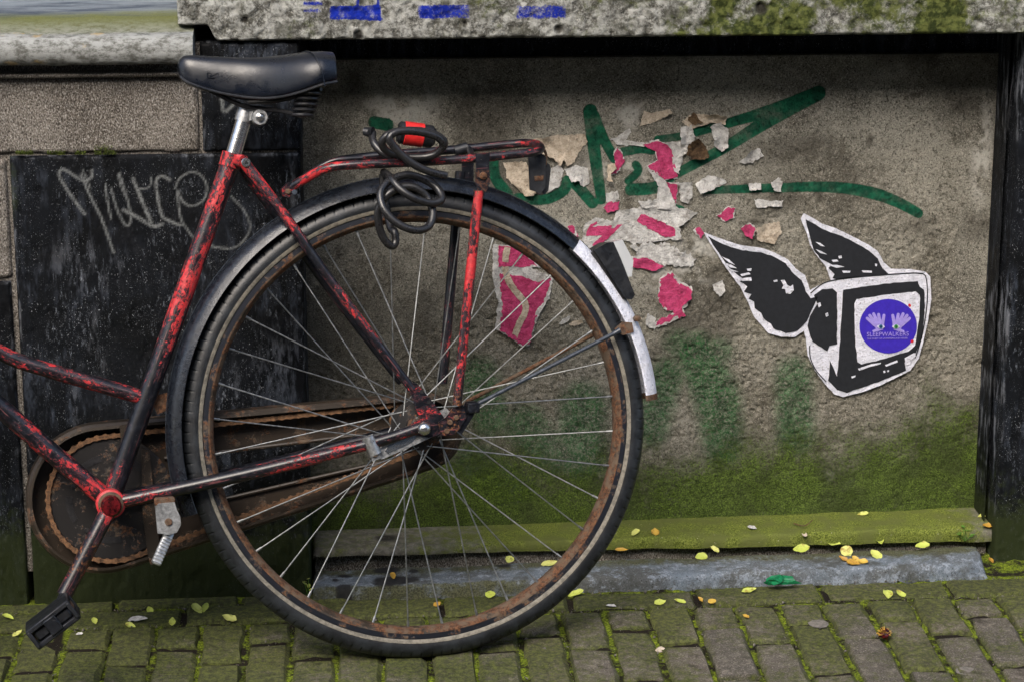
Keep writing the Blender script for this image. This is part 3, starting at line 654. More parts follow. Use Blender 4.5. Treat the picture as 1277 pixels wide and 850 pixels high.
# ledge at the foot of the panel
def l_moss(a, b): X = a + XL; return .35 + .55 * sstep(.05, .35, X) - .5 * sstep(.97, 1.08, X) + .2 * (fbm(X, b, 20, 3, 7) - .5)
def l_stain(a, b):
    X = a + XL; s = np.zeros_like(X)
    for px, r in ((480, 20),):
        c = on_y(px, 682, YW - .06); s = np.maximum(s, .9 * (1 - sstep(.4, 1.1, np.hypot(X - c[0], (b - .05) * 1.3) / (r * S))))
    return s
lg = relief('ledge', M['ledge'], (XL + .003, YL, zb), (1, 0, GX), (0, 1, 0), (0, 0, 1), on_y(1236, 650, YW - .05)[0] - XL - .003, YW - YL + .01, .0032,
       lambda a, b: .001 - .004 * fbm(a, b, 18, 4, 33) - .0012 * fbm(a, b, 200, 2, 34) - .004 * sstep(.62, .72, fbm(a, b * 0, 9, 2, 3)) * sstep(.03, 0, b), .007, .013, FA, {'moss': l_moss, 'stain': l_stain})
MB().box(((XL + XR) / 2, YW - .02, .0), ((1, 0, GX), (0, 1, 0), (0, 0, 1)), (XR - XL - .01, .11, .07), .02).build('ledge_footing', M['block'], FA)
# kerb slab
kx0 = on_g(391, 730)[0]; kx1 = on_g(1232, 700, .02)[0]
def k_st(a, b):
    X = a + kx0; s = np.zeros_like(X)
    for px, py, rx, ry in ((490, 724, 28, 7), (485, 712, 20, 5), (430, 733, 11, 4), (431, 719, 10, 3), (516, 713, 9, 3), (418, 725, 5, 2.5), (627, 706, 10, 2.5)):
        c = on_g(px, py, .02); s = np.maximum(s, .95 * (1 - sstep(.75, 1.05, np.hypot((X - c[0]) / (rx * S), (b + YK - c[1]) / (ry * S / .36)) + .9 * (fbm(X, b, 45, 3, 2) - .5))))
    return s
def k_h(a, b): return .0 - .0055 * fbm(a, b, 14, 4, 35) - .0025 * fbm(a, b, 90, 3, 36) - .02 * sstep(.035, 0, (kx1 - kx0 - a) + .5 * b - .012 + .02 * fbm(a, b, 40, 2, 3))
kb = relief('kerb_slab', M['kerb'], (kx0, YK + .004, gz(kx0) + .024), (1, 0, GX), (0, 1, 0), (0, 0, 1), kx1 - kx0, YL - YK - .022, .003, k_h, .009, .06, None,
       {'moss': lambda a, b: .24 + .5 * sstep(.03, .07, b) + .5 * sstep(.012, .003, b) * sstep(.6, .3, a) + .3 * (fbm(a, b, 6, 3, 4) - .5), 'stain': k_st})
tag(kb, 'long blue grey stone slab with dark spots, lying along the foot of the wall', 'kerb')

# unseen building added behind the viewer, blocks low sky so light falls from above
OH = empty('sky_blocking_house', (0, -5, 0), 'unseen brown brick building added behind the viewer to block low sky', 'sky_blocking_house')
MB().box((0, -5.3, 3.1), ((1, 0, 0), (0, 1, 0), (0, 0, 1)), (26, .6, 6.3), .01).build('wall', M['hbrick'], OH)  # wall of the added unseen building
for i in range(9):
    for j in range(2):
        c_ = (-10.8 + i * 2.7, -4.99, 1.7 + j * 2.7)
        f = MB(); f.box(c_, ((1, 0, 0), (0, 1, 0), (0, 0, 1)), (1.25, .06, 1.9), .05); f.box((c_[0], -4.95, c_[2] - 1.0), ((1, 0, 0), (0, 1, 0), (0, 0, 1)), (1.45, .14, .1), .1); wf = f.build('sky_blocking_house_window', M['white'], OH)
        for sx in (-.29, .29): MB().box((c_[0] + sx, -4.955, c_[2]), ((1, 0, 0), (0, 1, 0), (0, 0, 1)), (.5, .02, 1.7), .05).build('pane', M['glassd'], wf)
MB().box((0, -5.0, 6.35), ((1, 0, 0), (0, 1, 0), (0, 0, 1)), (26.2, .9, .25), .05).build('sky_blocking_house_eaves', M['white'], OH)

def wobble(o, y0, y1, amp, sc_, seed, keep=.5):      # ragged front edge
    me = o.data; co = np.empty(len(me.vertices) * 3); me.vertices.foreach_get('co', co); co = co.reshape(-1, 3)
    off = np.array(FO) if o.parent else np.zeros(3); X = co[:, 0] + off[0]; Y = co[:, 1] + off[1]
    k = np.clip((y1 - Y) / (y1 - y0), 0, 1) ** 1.5
    co[:, 1] += k * amp * (fbm(X, X * 0 + 1.7, sc_, 4, seed) - keep) * 2; me.vertices.foreach_set('co', co.ravel()); me.update()
wobble(lg, YL, YW, .011, 9, 201, .45); wobble(kb, YK, YL - .01, .007, 11, 203, .3)
def tufts(name, pts, size, mat, label=None, parent=None):
    V = []; F = []
    for p in pts:
        for q in range(3):
            a = random.random() * 2 * pi; s = size * random.uniform(.5, 1.2); d = np.array([cos(a), sin(a), 0]); e = np.array([-sin(a), cos(a), 0])
            t = p + d * s * .6 + np.array([0, 0, s * random.uniform(.3, 1)]); k = len(V)
            V += [p - e * s * .22, p + e * s * .22, t]; F.append([k, k + 1, k + 2])
    o_ = np.array(parent['_o']) if parent is not None else np.zeros(3)
    o = mesh_obj(name, np.array(V) - o_, F, mat, parent, None, 0, o_)
    return tag(o, kind='stuff') if parent is not None else tag(o, label, 'moss', None, 'stuff')
pts = []
for i in range(900):                        # moss at the joint over the slate
    u_ = random.random(); px = 20 + 125 * u_
    if vn(np.array([px * .08]), np.array([2.]), 3)[0] < .42: continue
    p = on_y(px, 193, YS - .001); pts.append(p + np.array([0, -random.random() * .003, random.random() ** 2 * .008 * (1.8 if 110 < px < 140 else .6)]))
tufts('moss_growth', pts, .0035, M['mossb'], parent=FA)
pts = []
cols = [x0 + i * PIT for i in range(-19, 13)]
for i in range(4200):
    if random.random() < .7:
        x = random.choice(cols) + random.gauss(0, .0022); y = Y1 - random.random() * .5
    else:
        x = random.uniform(-.7, 1.2); y = random.choice((Y1, YK)) + random.gauss(0, .002)
    if fbm(np.array([x]), np.array([y]), 14, 3, 77)[0] < .48: continue
    pts.append(np.array([x, y, gz(x) - .005 + random.random() * .003]))
tufts('moss', pts, .0030, M['mossb'], 'bright green moss growing in the joints of the brick pavement')

# ------------------------------------------------------------------ the bicycle
BK = empty('bicycle', P0, 'old bicycle with chipped black and red paint and rusty wheels, leaning on the wall', 'bicycle')
def mb(): return MB()
BO = np.array(BK['_o'])
def line(p, q, n=24): p = np.array(p); q = np.array(q); return [p + (q - p) * t for t in np.linspace(0, 1, n)]

# frame
BBc = bp(138, 628, .034); BB0 = BBc - bn * .034
seat_top = bp(290, 196, 0)
f = mb(); f.sweep(line(BB0, seat_top, 60), .0143, 18, red=[.62, .55, .1, .05, .3, .62, .8, .85, .7, .72, .8, .6])
f.sweep(line(bp(285.5, 209), bp(290.5, 192), 8), .0162, 18, red=[.75, .8, .8])
frame = f.build('frame', M['paint'], BK)
f = mb(); f.sweep2([BB0 - bn * .036, BB0 - bn * .035, BB0 + bn * .034, BB0 + bn * .036], [.019, .0215, .0215, .019], 28); f.a['red'] = [.95] * len(f.v); f.build('bottom_bracket_shell', M['paint'], frame)
f = mb(); f.sweep2([BB0 + bn * .034, BB0 + bn * .041, BB0 + bn * .042], [.0185, .0185, .0165], 28); f.build('lockring', M['rustpart'], frame)
# front triangle runs on out of the picture to the head tube
hd_lo = bp(-345, 210, 0); hd_hi = bp(-318, 118, 0)
f = mb(); f.sweep(list(spl([BB0, bp(60, 560), bp(0, 507), bp(-120, 402), bp(-240, 300), hd_lo], 60)), .0145, 18, red=[.95, .6, .5, .42, .4, .5, .5]); f.build('down_tube', M['paint'], frame)
f = mb(); f.sweep(list(spl([bp(184, 497), bp(130, 481), bp(60, 461), bp(0, 439), bp(-110, 370), bp(-230, 262), hd_lo + (hd_hi - hd_lo) * .45], 70)), .0112, 16, red=[.9, .62, .6, .58, .55, .6, .6]); f.build('top_tube', M['paint'], frame)
f = mb(); f.sweep(line(hd_lo - (hd_hi - hd_lo) * .2, hd_hi, 12), .017, 18, red=[.4, .5]); f.build('head_tube', M['paint'], frame)
# stays
lug = bp(302, 203, .018)
def flat_stay(name, pts, rad, red, par): f = mb(); f.sweep(list(spl(pts, 60)), rad, 14, red=red); return f.build(name, M['paint'], par)
flat_stay('seat_stay', [bp(303, 201, .021), bp(350, 262, .032), bp(430, 374, .046), bp(515, 486, .056)], [.0085, .0078, .0072, .0068], [.95, .85, .75, .5, .4, .55, .5, .45], frame)
flat_stay('seat_stay', [bp(298, 204, -.02), bp(345, 270, -.032), bp(418, 370, -.046), bp(500, 476, -.056)], [.0078, .0075, .007, .006], [.5, .4, .25, .2, .2], frame)
f = mb(); f.sweep(line(bp(291, 200, .004), bp(304, 201.5, .024), 8), .0095, 14, red=[.8, .9]); f.build('seat_lug', M['paint'], frame)
f = mb(); b0 = bp(306.5, 203, .029); f.cyl(b0, b0 + bn * .005, .0068, 24); f.build('bolt', M['chrome'], frame)
f = mb(); f.cyl(b0 + bn * .005, b0 + bn * .0056, .0042, 3); f.build('bolt_socket', M['plastic'], frame)
flat_stay('chain_stay', [BB0 + bn * .024, bp(200, 614, .034), bp(300, 592, .046), bp(400, 568, .055), bp(478, 548, .06), bp(528, 531, .061)], [.0105, .0105, .0102, .0098, .0088, .0085], [.9, .75, .62, .35, .3, .55, .68, .66, .62, .35, .55, .5], frame)
flat_stay('chain_stay', [BB0 - bn * .024, bp(300, 588, -.05), bp(520, 530, -.062)], [.0105, .01, .008], [.3, .2], frame)
f = mb(); f.prism([bp(x, y, .055) for x, y in ((505, 478), (519, 477), (541, 503), (556, 524), (551, 540), (534, 545), (516, 541), (505, 535), (514, 527), (524, 521), (517, 508), (516, 500))], bn * .006, red=.5); f.build('dropout', M['paint'], frame)
for x, y in ((526, 488), (535, 501)):
    f = mb(); p = bp(x, y, .0612); f.cyl(p, p + bn * .0006, .0028, 12); f.build('dropout_hole', M['wire'], frame)
f = mb(); f.prism([bp(x, y, -.061) for x, y in ((505, 470), (519, 477), (541, 503), (556, 524), (551, 540), (534, 545), (505, 535), (517, 508))], bn * .006, red=.2); f.build('dropout', M['paint'], frame)

# rear wheel
def wheel(name, c, sp=36):
    global WC
    r = mb()
    rim_prof = [(.3245, .0165), (.3245, .0145), (.3175, .0145), (.3125, .010), (.3105, 0), (.3125, -.010), (.3175, -.0145), (.3245, -.0145), (.3245, -.0165), (.3165, -.0168), (.3108, -.0115), (.3085, 0), (.3108, .0115), (.3165, .0168)]
    r.lathe(rim_prof, c=c, seg=160); W_ = r.build(name, M['rim'], BK, 30)
    r = mb(); r.lathe([(.3172, .0174), (.3145, .0166), (.3106, .0122), (.3080, .006), (.3076, 0), (.3080, -.006), (.3106, -.0122), (.3145, -.0166), (.3172, -.0174), (.3165, -.0150), (.3125, -.009), (.3118, 0), (.3125, .009), (.3165, .0150)], c=c, seg=160); r.build('rim_bed', M['rimin'], W_, 30)
    t = mb(); prof = []
    cr, rr = .3365, .0192
    for k in range(22):
        a = 2 * pi * k / 22; prof.append((cr + cos(a) * rr * 1.02, sin(a) * rr))
    def mod(i, j):
        a = 2 * pi * j / 22; s = abs(sin(a)); cc = cos(a)
        if cc > .5 and s > .35: return -.0028 if i % 12 == 0 else 0
        if cc > .75: return -.0009 if (j % 2 == 0 and i % 6 == 0) else 0
        return 0
    t.lathe(prof, c=c, seg=1680 if name == 'rear_wheel' else 840, mod=mod); t.build('tyre', M['tyre'], W_, 60)
    for s in (1, -1):
        b = mb(); b.lathe([(.3258, s * .0178), (.3285, s * .0193), (.3315, s * .0199), (.3315, s * .0182), (.3258, s * .0160)], c=c, seg=160); b.build('tyre_band', M['band'], W_)
    h = mb(); P = [(-.055, .006), (-.054, .012), (-.036, .018), (-.034, .034), (-.031, .035), (-.029, .022), (.022, .022), (.029, .024), (.031, .036), (.034, .036), (.036, .022), (.05, .018), (.054, .008)]
    h.sweep2([c + bn * d for d, q in P], [q for d, q in P], 32); h.build('hub', M['ring'], W_, 30)
    N = sp; ph = .07
    for k in range(N):
        side = 1 if k % 2 == 0 else -1; q = k // 2; sgn = 1 if q % 2 == 0 else -1
        ar = 2 * pi * k / N + ph; ah = ar + sgn * 1.02 + random.gauss(0, .01)
        pr = c + (cos(ar) * bu + sin(ar) * bw) * .3105 + bn * side * .003
        ph_ = c + (cos(ah) * bu + sin(ah) * bw) * .031 + bn * side * .034
        d = (ph_ - pr) / np.linalg.norm(ph_ - pr)
        s_ = mb(); s_.sweep2([pr, pr + d * .012, pr + d * .0121, ph_], [.0022, .002, .00112, .00112], 7); s_.build('spoke', M['spoke'], W_)
    return W_
WH = wheel('rear_wheel', WC)

# axle hardware and coaster brake arm
f = mb(); a0 = WC + bn * .058; f.cyl(a0, WC + bn * .074, .0105, 6); f.sweep2([WC + bn * .074, WC + bn * .078, WC + bn * .081, WC + bn * .0825], [.0098, .0092, .006, .002], 20); f.build('axle_nut', M['chrome'], WH)
f = mb(); f.cyl(bl(0, 0, -.055), bl(0, 0, -.075), .0095, 6); f.build('axle_nut', M['rustpart'], WH)
f = mb(); f.prism([bp(x, y, .0525) for x, y in ((464, 568), (470, 561), (515, 534), (530, 520), (556, 508), (561, 513), (552, 526), (543, 542), (515, 555), (476, 572))], bn * .0032); arm = f.build('brake_arm', M['alloy'], BK)
f = mb(); f.prism([bp(x, y, .0557) for x, y in ((480, 562), (484, 556), (515, 541), (519, 545), (514, 551), (484, 565))], bn * .0012); f.build('arm_rib', M['chrome'], arm)
f = mb(); f.sweep(line(bp(458, 544, .0615), bp(468, 566, .0615), 8), .0102, 14)
f.prism([bp(x, y, .054) for x, y in ((459, 558), (470, 555), (474, 570), (463, 574))], bn * .012); cl = f.build('brake_arm_clamp', M['alloy'], BK)
for x, y in ((462.5, 550), (467.5, 566)):
    f = mb(); p = bp(x, y, .066); f.cyl(p, p + bn * .0045, .0042, 12); f.build('clamp_bolt', M['rustpart'], cl)
f = mb(); f.prism([bp(x, y, .062) for x, y in ((546, 526), (555, 520), (564, 508), (577, 504), (581, 520), (574, 532), (566, 541), (550, 543))], bn * .0035, red=.45); f.a['rust'] = [.36] * len(f.v); rp = f.build('stay_bracket', M['paint'], BK)
for x, y in ((561, 526), (557, 537), (569, 520)):
    f = mb(); p = bp(x, y, .0655); f.cyl(p, p + bn * .004, .0042, 10); f.build('bolt', M['rustpart'], rp)
f = mb(); f.prism([bp(x, y, .056) for x, y in ((566, 534), (580, 500), (594, 499), (590, 518), (575, 541))], bn * .004, red=.25); f.build('axle_plate', M['paint'], BK)
f = mb(); f.box(bp(590, 508, .062), (bu, bw, bn), (.019, .016, .012), .15); f.a['red'] = [.4] * len(f.v); f.build('stay_clamp', M['paint'], BK)

# mudguard
def ang(px, py): q = bp(px, py, .01) - WC; return atan2(q @ bw, q @ bu)
gp = []
for k in range(13):
    t = -1 + 2 * k / 12; gp.append((.3785 - .021 * abs(t) ** 2.6 - (.0012 if abs(abs(t) - .5) < .09 else 0), t * .0265))
gp = gp + [(r - .0012, d * .96) for r, d in gp[::-1]]
aw = ang(724, 300); ae = ang(812, 496); as_ = ang(236, 642)
if as_ < 0: as_ += 2 * pi
f = mb(); f.lathe(gp, aw, as_, 150); guard = f.build('mudguard', M['guard'], BK, 35)
f = mb(); f.lathe([(r + .0004, d * 1.01) for r, d in gp[:13]] + [(r - .0018, d) for r, d in gp[12::-1]], ae, aw + .004, 40); f.build('white_tail', M['white'], guard, 35)
f = mb(); f.lathe([(r + .0009, d * 1.02) for r, d in gp[:13]] + [(r - .0022, d) for r, d in gp[12::-1]], ae - .006, ae + .018, 6); f.build('tail_edge', M['rustpart'], guard, 35)
f = mb(); f.lathe([(.3788, -.0016), (.3794, 0), (.3788, .0016), (.377, 0)], aw, as_, 110); f.build('guard_rib', M['steel'], guard)
f = mb(); f.sweep(line(bp(592, 505, .058), bp(771, 413, .036), 16), .0032, 10); f.sweep(line(bp(765, 416, .037), bp(773, 412, .036), 4), [.0032, .005], 10); f.build('mudguard_stay', M['steel'], guard)
f = mb(); f.sweep(line(bp(560, 512, -.058), bp(752, 411, -.036), 16), .0032, 10); f.build('mudguard_stay', M['rustpart'], guard)
f = mb(); f.prism([bp(x, y, .0275) for x, y in ((766, 410), (776, 401), (788, 402), (790, 414), (776, 418))], bn * .0022); f.build('stay_plate', M['rustpart'], guard)
f = mb(); p = bp(793, 397, .02); f.sweep2([p, p + bn * .012, p + bn * .014], [.0048, .0048, .002], 12); f.build('bolt', M['rustpart'], guard)
# tail lamp on the mudguard
f = mb(); f.prism([bp(x, y, .026) for x, y in ((741, 312), (757, 303), (765, 302), (774, 322), (792, 368), (788, 374), (779, 371))], bn * -.052); lamp = f.build('tail_lamp', M['plastic'], BK, 30)
f = mb(); f.prism([bp(x, y, .025) for x, y in ((765, 302), (776, 299), (790, 325), (788, 345), (782, 345), (774, 322))], bn * -.05); f.build('lamp_lens', LENS, lamp, 30)
f = mb(); f.prism([bp(x, y, .02) for x, y in ((740, 312), (779, 371), (777, 374), (738, 316))], bn * -.04); f.build('lamp_foot', M['wire'], lamp, 30)

# rear carrier
def rail(pts, rad, red): f = mb(); f.sweep(list(spl(pts, 110)), rad, 14, red=red); return f
near = [bp(354, 240, .016), bp(375, 227, .03), bp(405, 211, .052), bp(440, 206, .062), bp(520, 202.5, .064), bp(600, 197, .064), bp(652, 191.5, .062), bp(668, 189, .054), bp(674, 186, .035), bp(673, 183, .01), bp(668, 180, -.02),
        bp(655, 179, -.045), bp(640, 180, -.052), bp(560, 187.5, -.055), bp(500, 192, -.055), bp(440, 198, -.055), bp(416, 203, -.05), bp(390, 216, -.03), bp(362, 235, -.014)]
car = rail(near, .0068, [.6, .75, .8, .72, .62, .68, .5, .62, .45, .6, .7, .7, .5, .4, .35, .3, .3, .4, .6]).build('rear_carrier', M['paint'], BK)
f = mb(); f.sweep(list(spl([bp(382, 219, .02), bp(402, 207, .03), bp(420, 200, .034), bp(452, 197.5, .034)], 30)), .0045, 12, red=[.4, .3, .3]); f.build('carrier_strut', M['paint'], car)
f = mb(); f.prism([bp(x, y, .006) for x, y in ((349, 236), (358, 228), (372, 226), (368, 238), (358, 247), (351, 245))], bn * .022, red=.6); f.build('carrier_clamp', M['paint'], car)
for x, y, m_ in ((359, 239, 'rustpart'), (367, 240, 'steel')):
    f = mb(); p = bp(x, y, .028); f.cyl(p, p + bn * .004, .0042, 12); f.build('bolt', M[m_], car)
f = mb(); f.sweep(line(bp(490, 203, .064), bp(487, 192.5, -.055), 8), .005, 10, red=[.3, .3]); f.build('cross_bar', M['paint'], car); f = mb(); f.sweep(line(bp(590, 197.5, .064), bp(585, 186, -.055), 8), .005, 10, red=[.3, .3]); f.build('cross_bar', M['paint'], car)
f = mb(); f.sweep(line(bp(567, 189, -.053), bp(583, 184.5, -.053), 8), .0088, 14); f.build('spring_sleeve', M['plastic'], car)
f = mb(); f.sweep(line(bp(597, 238, .074), bp(570, 505, .071), 40), [.0076, .0076, .007], 14, red=[.86, .9, .84, .84, .8, .62, .5]); f.a['rust'] = list(np.repeat(np.interp(np.linspace(0, 1, 40), [0, .06, .8, 1], [.5, 0, 0, .55]), 14)); f.build('carrier_stay', M['paint'], car)
f = mb(); f.prism([bp(x, y, .071) for x, y in ((593, 212), (610, 212), (611, 226), (603, 246), (598, 246), (592, 227))], bn * .004); f.a['red'] = [.55] * len(f.v); f.a['rust'] = [.45] * len(f.v); f.build('stay_eye', M['paint'], car)
f = mb(); f.prism([bp(x, y, .066) for x, y in ((592, 192), (610, 191), (609, 224), (594, 224))], bn * .005, red=.15); f.build('stay_tab', M['paint'], car)
f = mb(); p = bp(602.5, 219.5, .075); f.cyl(p, p + bn * .0035, .0058, 14); f.cyl(p + bn * .0035, p + bn * .006, .0035, 6); f.build('bolt', M['rustpart'], car)
f = mb(); f.sweep(line(bp(574, 214, -.068), bp(552, 478, -.068), 30), .0078, 12, red=[.2, .3, .3, .5, .45]); f.prism([bp(x, y, -.07) for x, y in ((575, 194), (590, 194), (590, 235), (576, 235))], bn * .005, red=.1); f.build('carrier_stay', M['paint'], car)
# reflector bracket hanging from the loop
f = mb(); f.prism([bp(x, y, .03) for x, y in ((659, 196), (672, 190), (681, 196), (680, 234), (674, 243), (668, 239), (661, 237))], bn * -.005); rf = f.build('reflector', M['plastic'], BK)
f = mb(); f.prism([bp(x, y, .02) for x, y in ((678, 202), (685, 205), (687, 210), (684, 238), (679, 243), (676, 240))], bn * -.045); f.build('reflector_lens', M['plastic'], rf)
f = mb(); f.prism([bp(x, y, .0304) for x, y in ((666, 220), (678, 219), (677, 225), (667, 226))], bn * .0012); f.build('rust_patch', M['rustpart'], rf)
f = mb(); f.sweep(list(spl([bp(668, 192, .034), bp(676, 186, .03), bp(681, 193, .026), bp(680, 206, .026)], 20)), .0022, 8); f.build('wire_hook', M['rustpart'], rf)

# seat post and saddle
f = mb(); f.sweep(line(bp(288, 204), bp(304.5, 148), 10), .0118, 20); sp_ = f.build('seat_post', M['chrome'], BK)
f = mb(); f.sweep(line(bp(302.5, 152), bp(309, 131), 8), [.0128, .0132, .0125], 20); f.build('post_head', M['alloy'], sp_)
f = mb(); p = bp(323, 147, .01); f.sweep2([p - bn * .03, p + bn * .012, p + bn * .016], [.0125, .0125, .011], 24); f.prism([bp(x, y, -.015) for x, y in ((309, 133), (338, 133), (339, 140), (331, 147), (309, 152))], bn * .03); f.build('saddle_clamp', M['alloy'], sp_)
f = mb(); f.sweep2([p + bn * .016, p + bn * .021, p + bn * .023], [.007, .006, .003], 18); f.build('clamp_bolt', M['chrome'], sp_)
def saddle():
    ts = [0, .012, .04, .08, .15, .25, .35, .45, .55, .65, .75, .83, .9, .95, .985, 1]
    X = lambda t: 222 + 199 * t
    top = lambda t: np.interp(t, [0, .02, .06, .2, .35, .5, .65, .8, .92, 1], [80, 70, 68, 69, 71, 71.5, 68.5, 64, 62.5, 64])
    bot = lambda t: np.interp(t, [0, .03, .1, .2, .3, .4, .5, .6, .7, .8, .9, 1], [92, 100, 107, 113, 118, 121, 123, 122, 118.5, 112, 105, 101])
    hw = lambda t: np.interp(t, [0, .02, .08, .2, .35, .5, .65, .8, .9, 1], [.012, .02, .026, .031, .036, .048, .072, .096, .1, .092])
    V = []; F = []; K = 21
    for t in ts:
        h_ = hw(t); c0 = bp(X(t), top(t), h_ * .5); zt_ = (c0 - WC) @ bw; c1 = bp(X(t), bot(t), h_); zb_ = (c1 - WC) @ bw; a = (bp(X(t), (top(t) + bot(t)) / 2, h_ * .9) - WC) @ bu
        for k in range(K):
            s = pi * k / (K - 1); cs_, sn = cos(s), sin(s)
            d = h_ * np.sign(cs_) * abs(cs_) ** .55; z = zb_ + (zt_ - zb_) * abs(sn) ** .62
            d *= 1 + .05 * sin(s * 1.0)
            V.append(bl(a, z, d))
        V.append(bl(a, zb_ - .001, -h_ * .8)); V.append(bl(a, zb_ - .001 + .006, 0)); V.append(bl(a, zb_ - .001, h_ * .8))
    Q = K + 3
    for i in range(len(ts) - 1):
        for k in range(Q): k2 = (k + 1) % Q; F.append([i * Q + k, i * Q + k2, (i + 1) * Q + k2, (i + 1) * Q + k])
    F.append(list(range(Q))); F.append([(len(ts) - 1) * Q + k for k in range(Q)][::-1])
    f = mb(); f.add(V, F); o = f.build('saddle', M['leather'], BK, 0)
    md = o.modifiers.new('s', 'SUBSURF'); md.levels = md.render_levels = 2
    # stitched seams and lower edge
    for t in (.845,):
        pts = []
        for k in range(0, 12):
            i = ts.index(.83); pts.append(np.array(V[i * Q + k]) * (1 - .35) + np.array(V[(i + 1) * Q + k]) * .35 + bn * .0008)
        pts = [p + bu * (.012 - .022 * (j / 11.0)) + bn * .0022 for j, p in enumerate(pts)]
        f = mb(); f.sweep(list(spl(pts, 40)), .0012, 8); f.build('seam', M['leather'], o)
    f = mb(); pts = [np.array(V[i * Q + 0]) - bw * .0005 for i in range(1, len(ts) - 1)]; f.sweep(list(spl(pts, 60)), .0022, 8); f.build('lower_edge', M['plastic'], o)
    f = mb(); q = [bp(x, y, .0325) for x, y in ((258, 91), (263, 91), (262, 96), (272, 91), (273, 96), (266, 97.5), (259, 97))]; f.sweep(q + [q[0]], .0006, 6); f.build('embossed_mark', M['leather'], o)
    return o
sad = saddle()
for d in (.058, -.058):
    pts = []
    for i in range(90):
        a = 2 * pi * i / 18; c = bp(376, 146, d) + (bp(388, 112, d) - bp(376, 146, d)) * i / 89; pts.append(c + bu * cos(a) * .0165 + bn * sin(a) * .0165)
    f = mb(); f.sweep(pts, .0027, 8); f.build('coil_spring', M['wire'], sad)
for d in (.03, -.03):
    f = mb(); f.sweep(list(spl([bp(378, 146, d * 1.9), bp(352, 139, d * 1.2), bp(325, 136, d * .7), bp(300, 131, d * .6), bp(262, 113, d * .4)], 40)), .0035, 8); f.sweep(list(spl([bp(386, 114, d * 2), bp(350, 125, d * 1.4), bp(310, 128, d)], 20)), .0035, 8); f.build('saddle_rail', M['wire'], sad)

# chaincase, chainring and chain on the far side
dF = -.052; C1 = bp(128, 621, dF); C2 = bp(530, 538, dF)
def loc(p): q = p - WC; return np.array([q @ bu, q @ bw])
c1, c2 = loc(C1), loc(C2); r1, r2 = 93 * PXM * 1.0, 49 * PXM
def hull(c1, r1, c2, r2, n=48):
    d = c2 - c1; L = np.hypot(*d); th = atan2(d[1], d[0]); al = math.acos((r1 - r2) / L); P = []
    for i in range(n + 1): a = th + al + (2 * pi - 2 * al) * i / n; P.append(c1 + r1 * np.array([cos(a), sin(a)]))
    for i in range(n // 2 + 1): a = th - al + 2 * al * i / (n // 2); P.append(c2 + r2 * np.array([cos(a), sin(a)]))
    return P
Pc = hull(c1, r1, c2, r2)
f = mb(); f.prism([bl(c1[0] + r1 * .995 * cos(a_), c1[1] + r1 * .995 * sin(a_), dF - .03) for a_ in np.linspace(0, 2 * pi, 64)[:-1]], bn * -.0008); case = f.build('chaincase', M['casein'], BK, 30)
f = mb(); f.prism([bl(c2[0] + r2 * .99 * cos(a_), c2[1] + r2 * .99 * sin(a_), dF - .029) for a_ in np.linspace(0, 2 * pi, 40)[:-1]], bn * -.0008); f.build('rear_cover', M['casein'], case, 30)
for nm_, q_, o_ in (('upper_arm', ((160, 531), (540, 492), (525, 531), (480, 538), (275, 563), (195, 572)), .031), ('lower_arm', ((195, 641), (290, 619), (480, 575), (525, 562), (562, 572), (160, 709)), .032)):
    f = mb(); f.prism([bp(x, y, dF - o_) for x, y in q_], bn * -.0008); f.build(nm_, M['casein'], case, 30)
for q_ in ([(205, 571), (275, 563), (480, 538)], [(205, 639), (290, 619), (480, 575)]):
    f = mb(); f.sweep(list(spl([bp(x, y, dF - .026) for x, y in q_], 24)), .0032, 8); f.build('arm_lip', M['case'], case)
f = mb(); V = []; F = []; m_ = len(Pc)
cc = np.mean(Pc, axis=0)
sec = [(0, -.032), (.0, -.006), (-.0015, .002), (-.006, .006), (-.010, .0065), (-.010, .0055), (-.0062, .005), (-.0025, .0015), (-.0012, -.006), (-.0012, -.03)]
for i, p in enumerate(Pc):
    t = np.array(Pc[(i + 1) % m_]) - np.array(Pc[i - 1]); nn = np.array([t[1], -t[0]]) / np.hypot(*t)
    if nn @ (p - cc) < 0: nn = -nn
    for o_, d in sec: q = p + nn * o_; V.append(bl(q[0], q[1], dF + d))
k_ = len(sec)
for i in range(m_):
    for j in range(k_): F.append([i * k_ + j, i * k_ + (j + 1) % k_, ((i + 1) % m_) * k_ + (j + 1) % k_, ((i + 1) % m_) * k_ + j])
f.add(V, F); f.build('case_rim', M['case'], case, 30)
cs1 = loc(bp(139, 621, dF - .008)); r_s = 77 * PXM; cs2 = loc(bp(521, 531, dF - .008)); r_t = 30 * PXM
f = mb(); prof = []
f.lathe([(.022, dF - .006), (r_s - .004, dF - .006), (r_s - .001, dF - .008), (r_s - .004, dF - .010), (.022, dF - .010)], c=WC + bu * cs1[0] + bw * cs1[1], seg=90); ring = f.build('chainring', M['ring'], BK, 30)
cw = WC + bu * cs1[0] + bw * cs1[1]
for k in range(5):                         # slots and bolts of the chainring
    a0 = 2 * pi * k / 5 + .5; f = mb()
    f.lathe([(.058, dF - .0058), (.068, dF - .0058), (.068, dF - .0052), (.058, dF - .0052)], a0, a0 + .62, 14, c=cw); f.build('ring_slot', M['wire'], ring)
    a = a0 - .28; p = cw + (cos(a) * bu + sin(a) * bw) * .06 + bn * (dF - .006); f = mb(); f.cyl(p, p + bn * .002, .004, 10); f.build('ring_bolt', M['wire'], ring)
Ph = hull(cs1, r_s, cs2, r_t, 60); Ph = np.array(Ph + [Ph[0]])
dl = np.r_[0, np.cumsum(np.hypot(*np.diff(Ph, axis=0).T))]; nl = int(dl[-1] / .0127) * 1
f = mb()
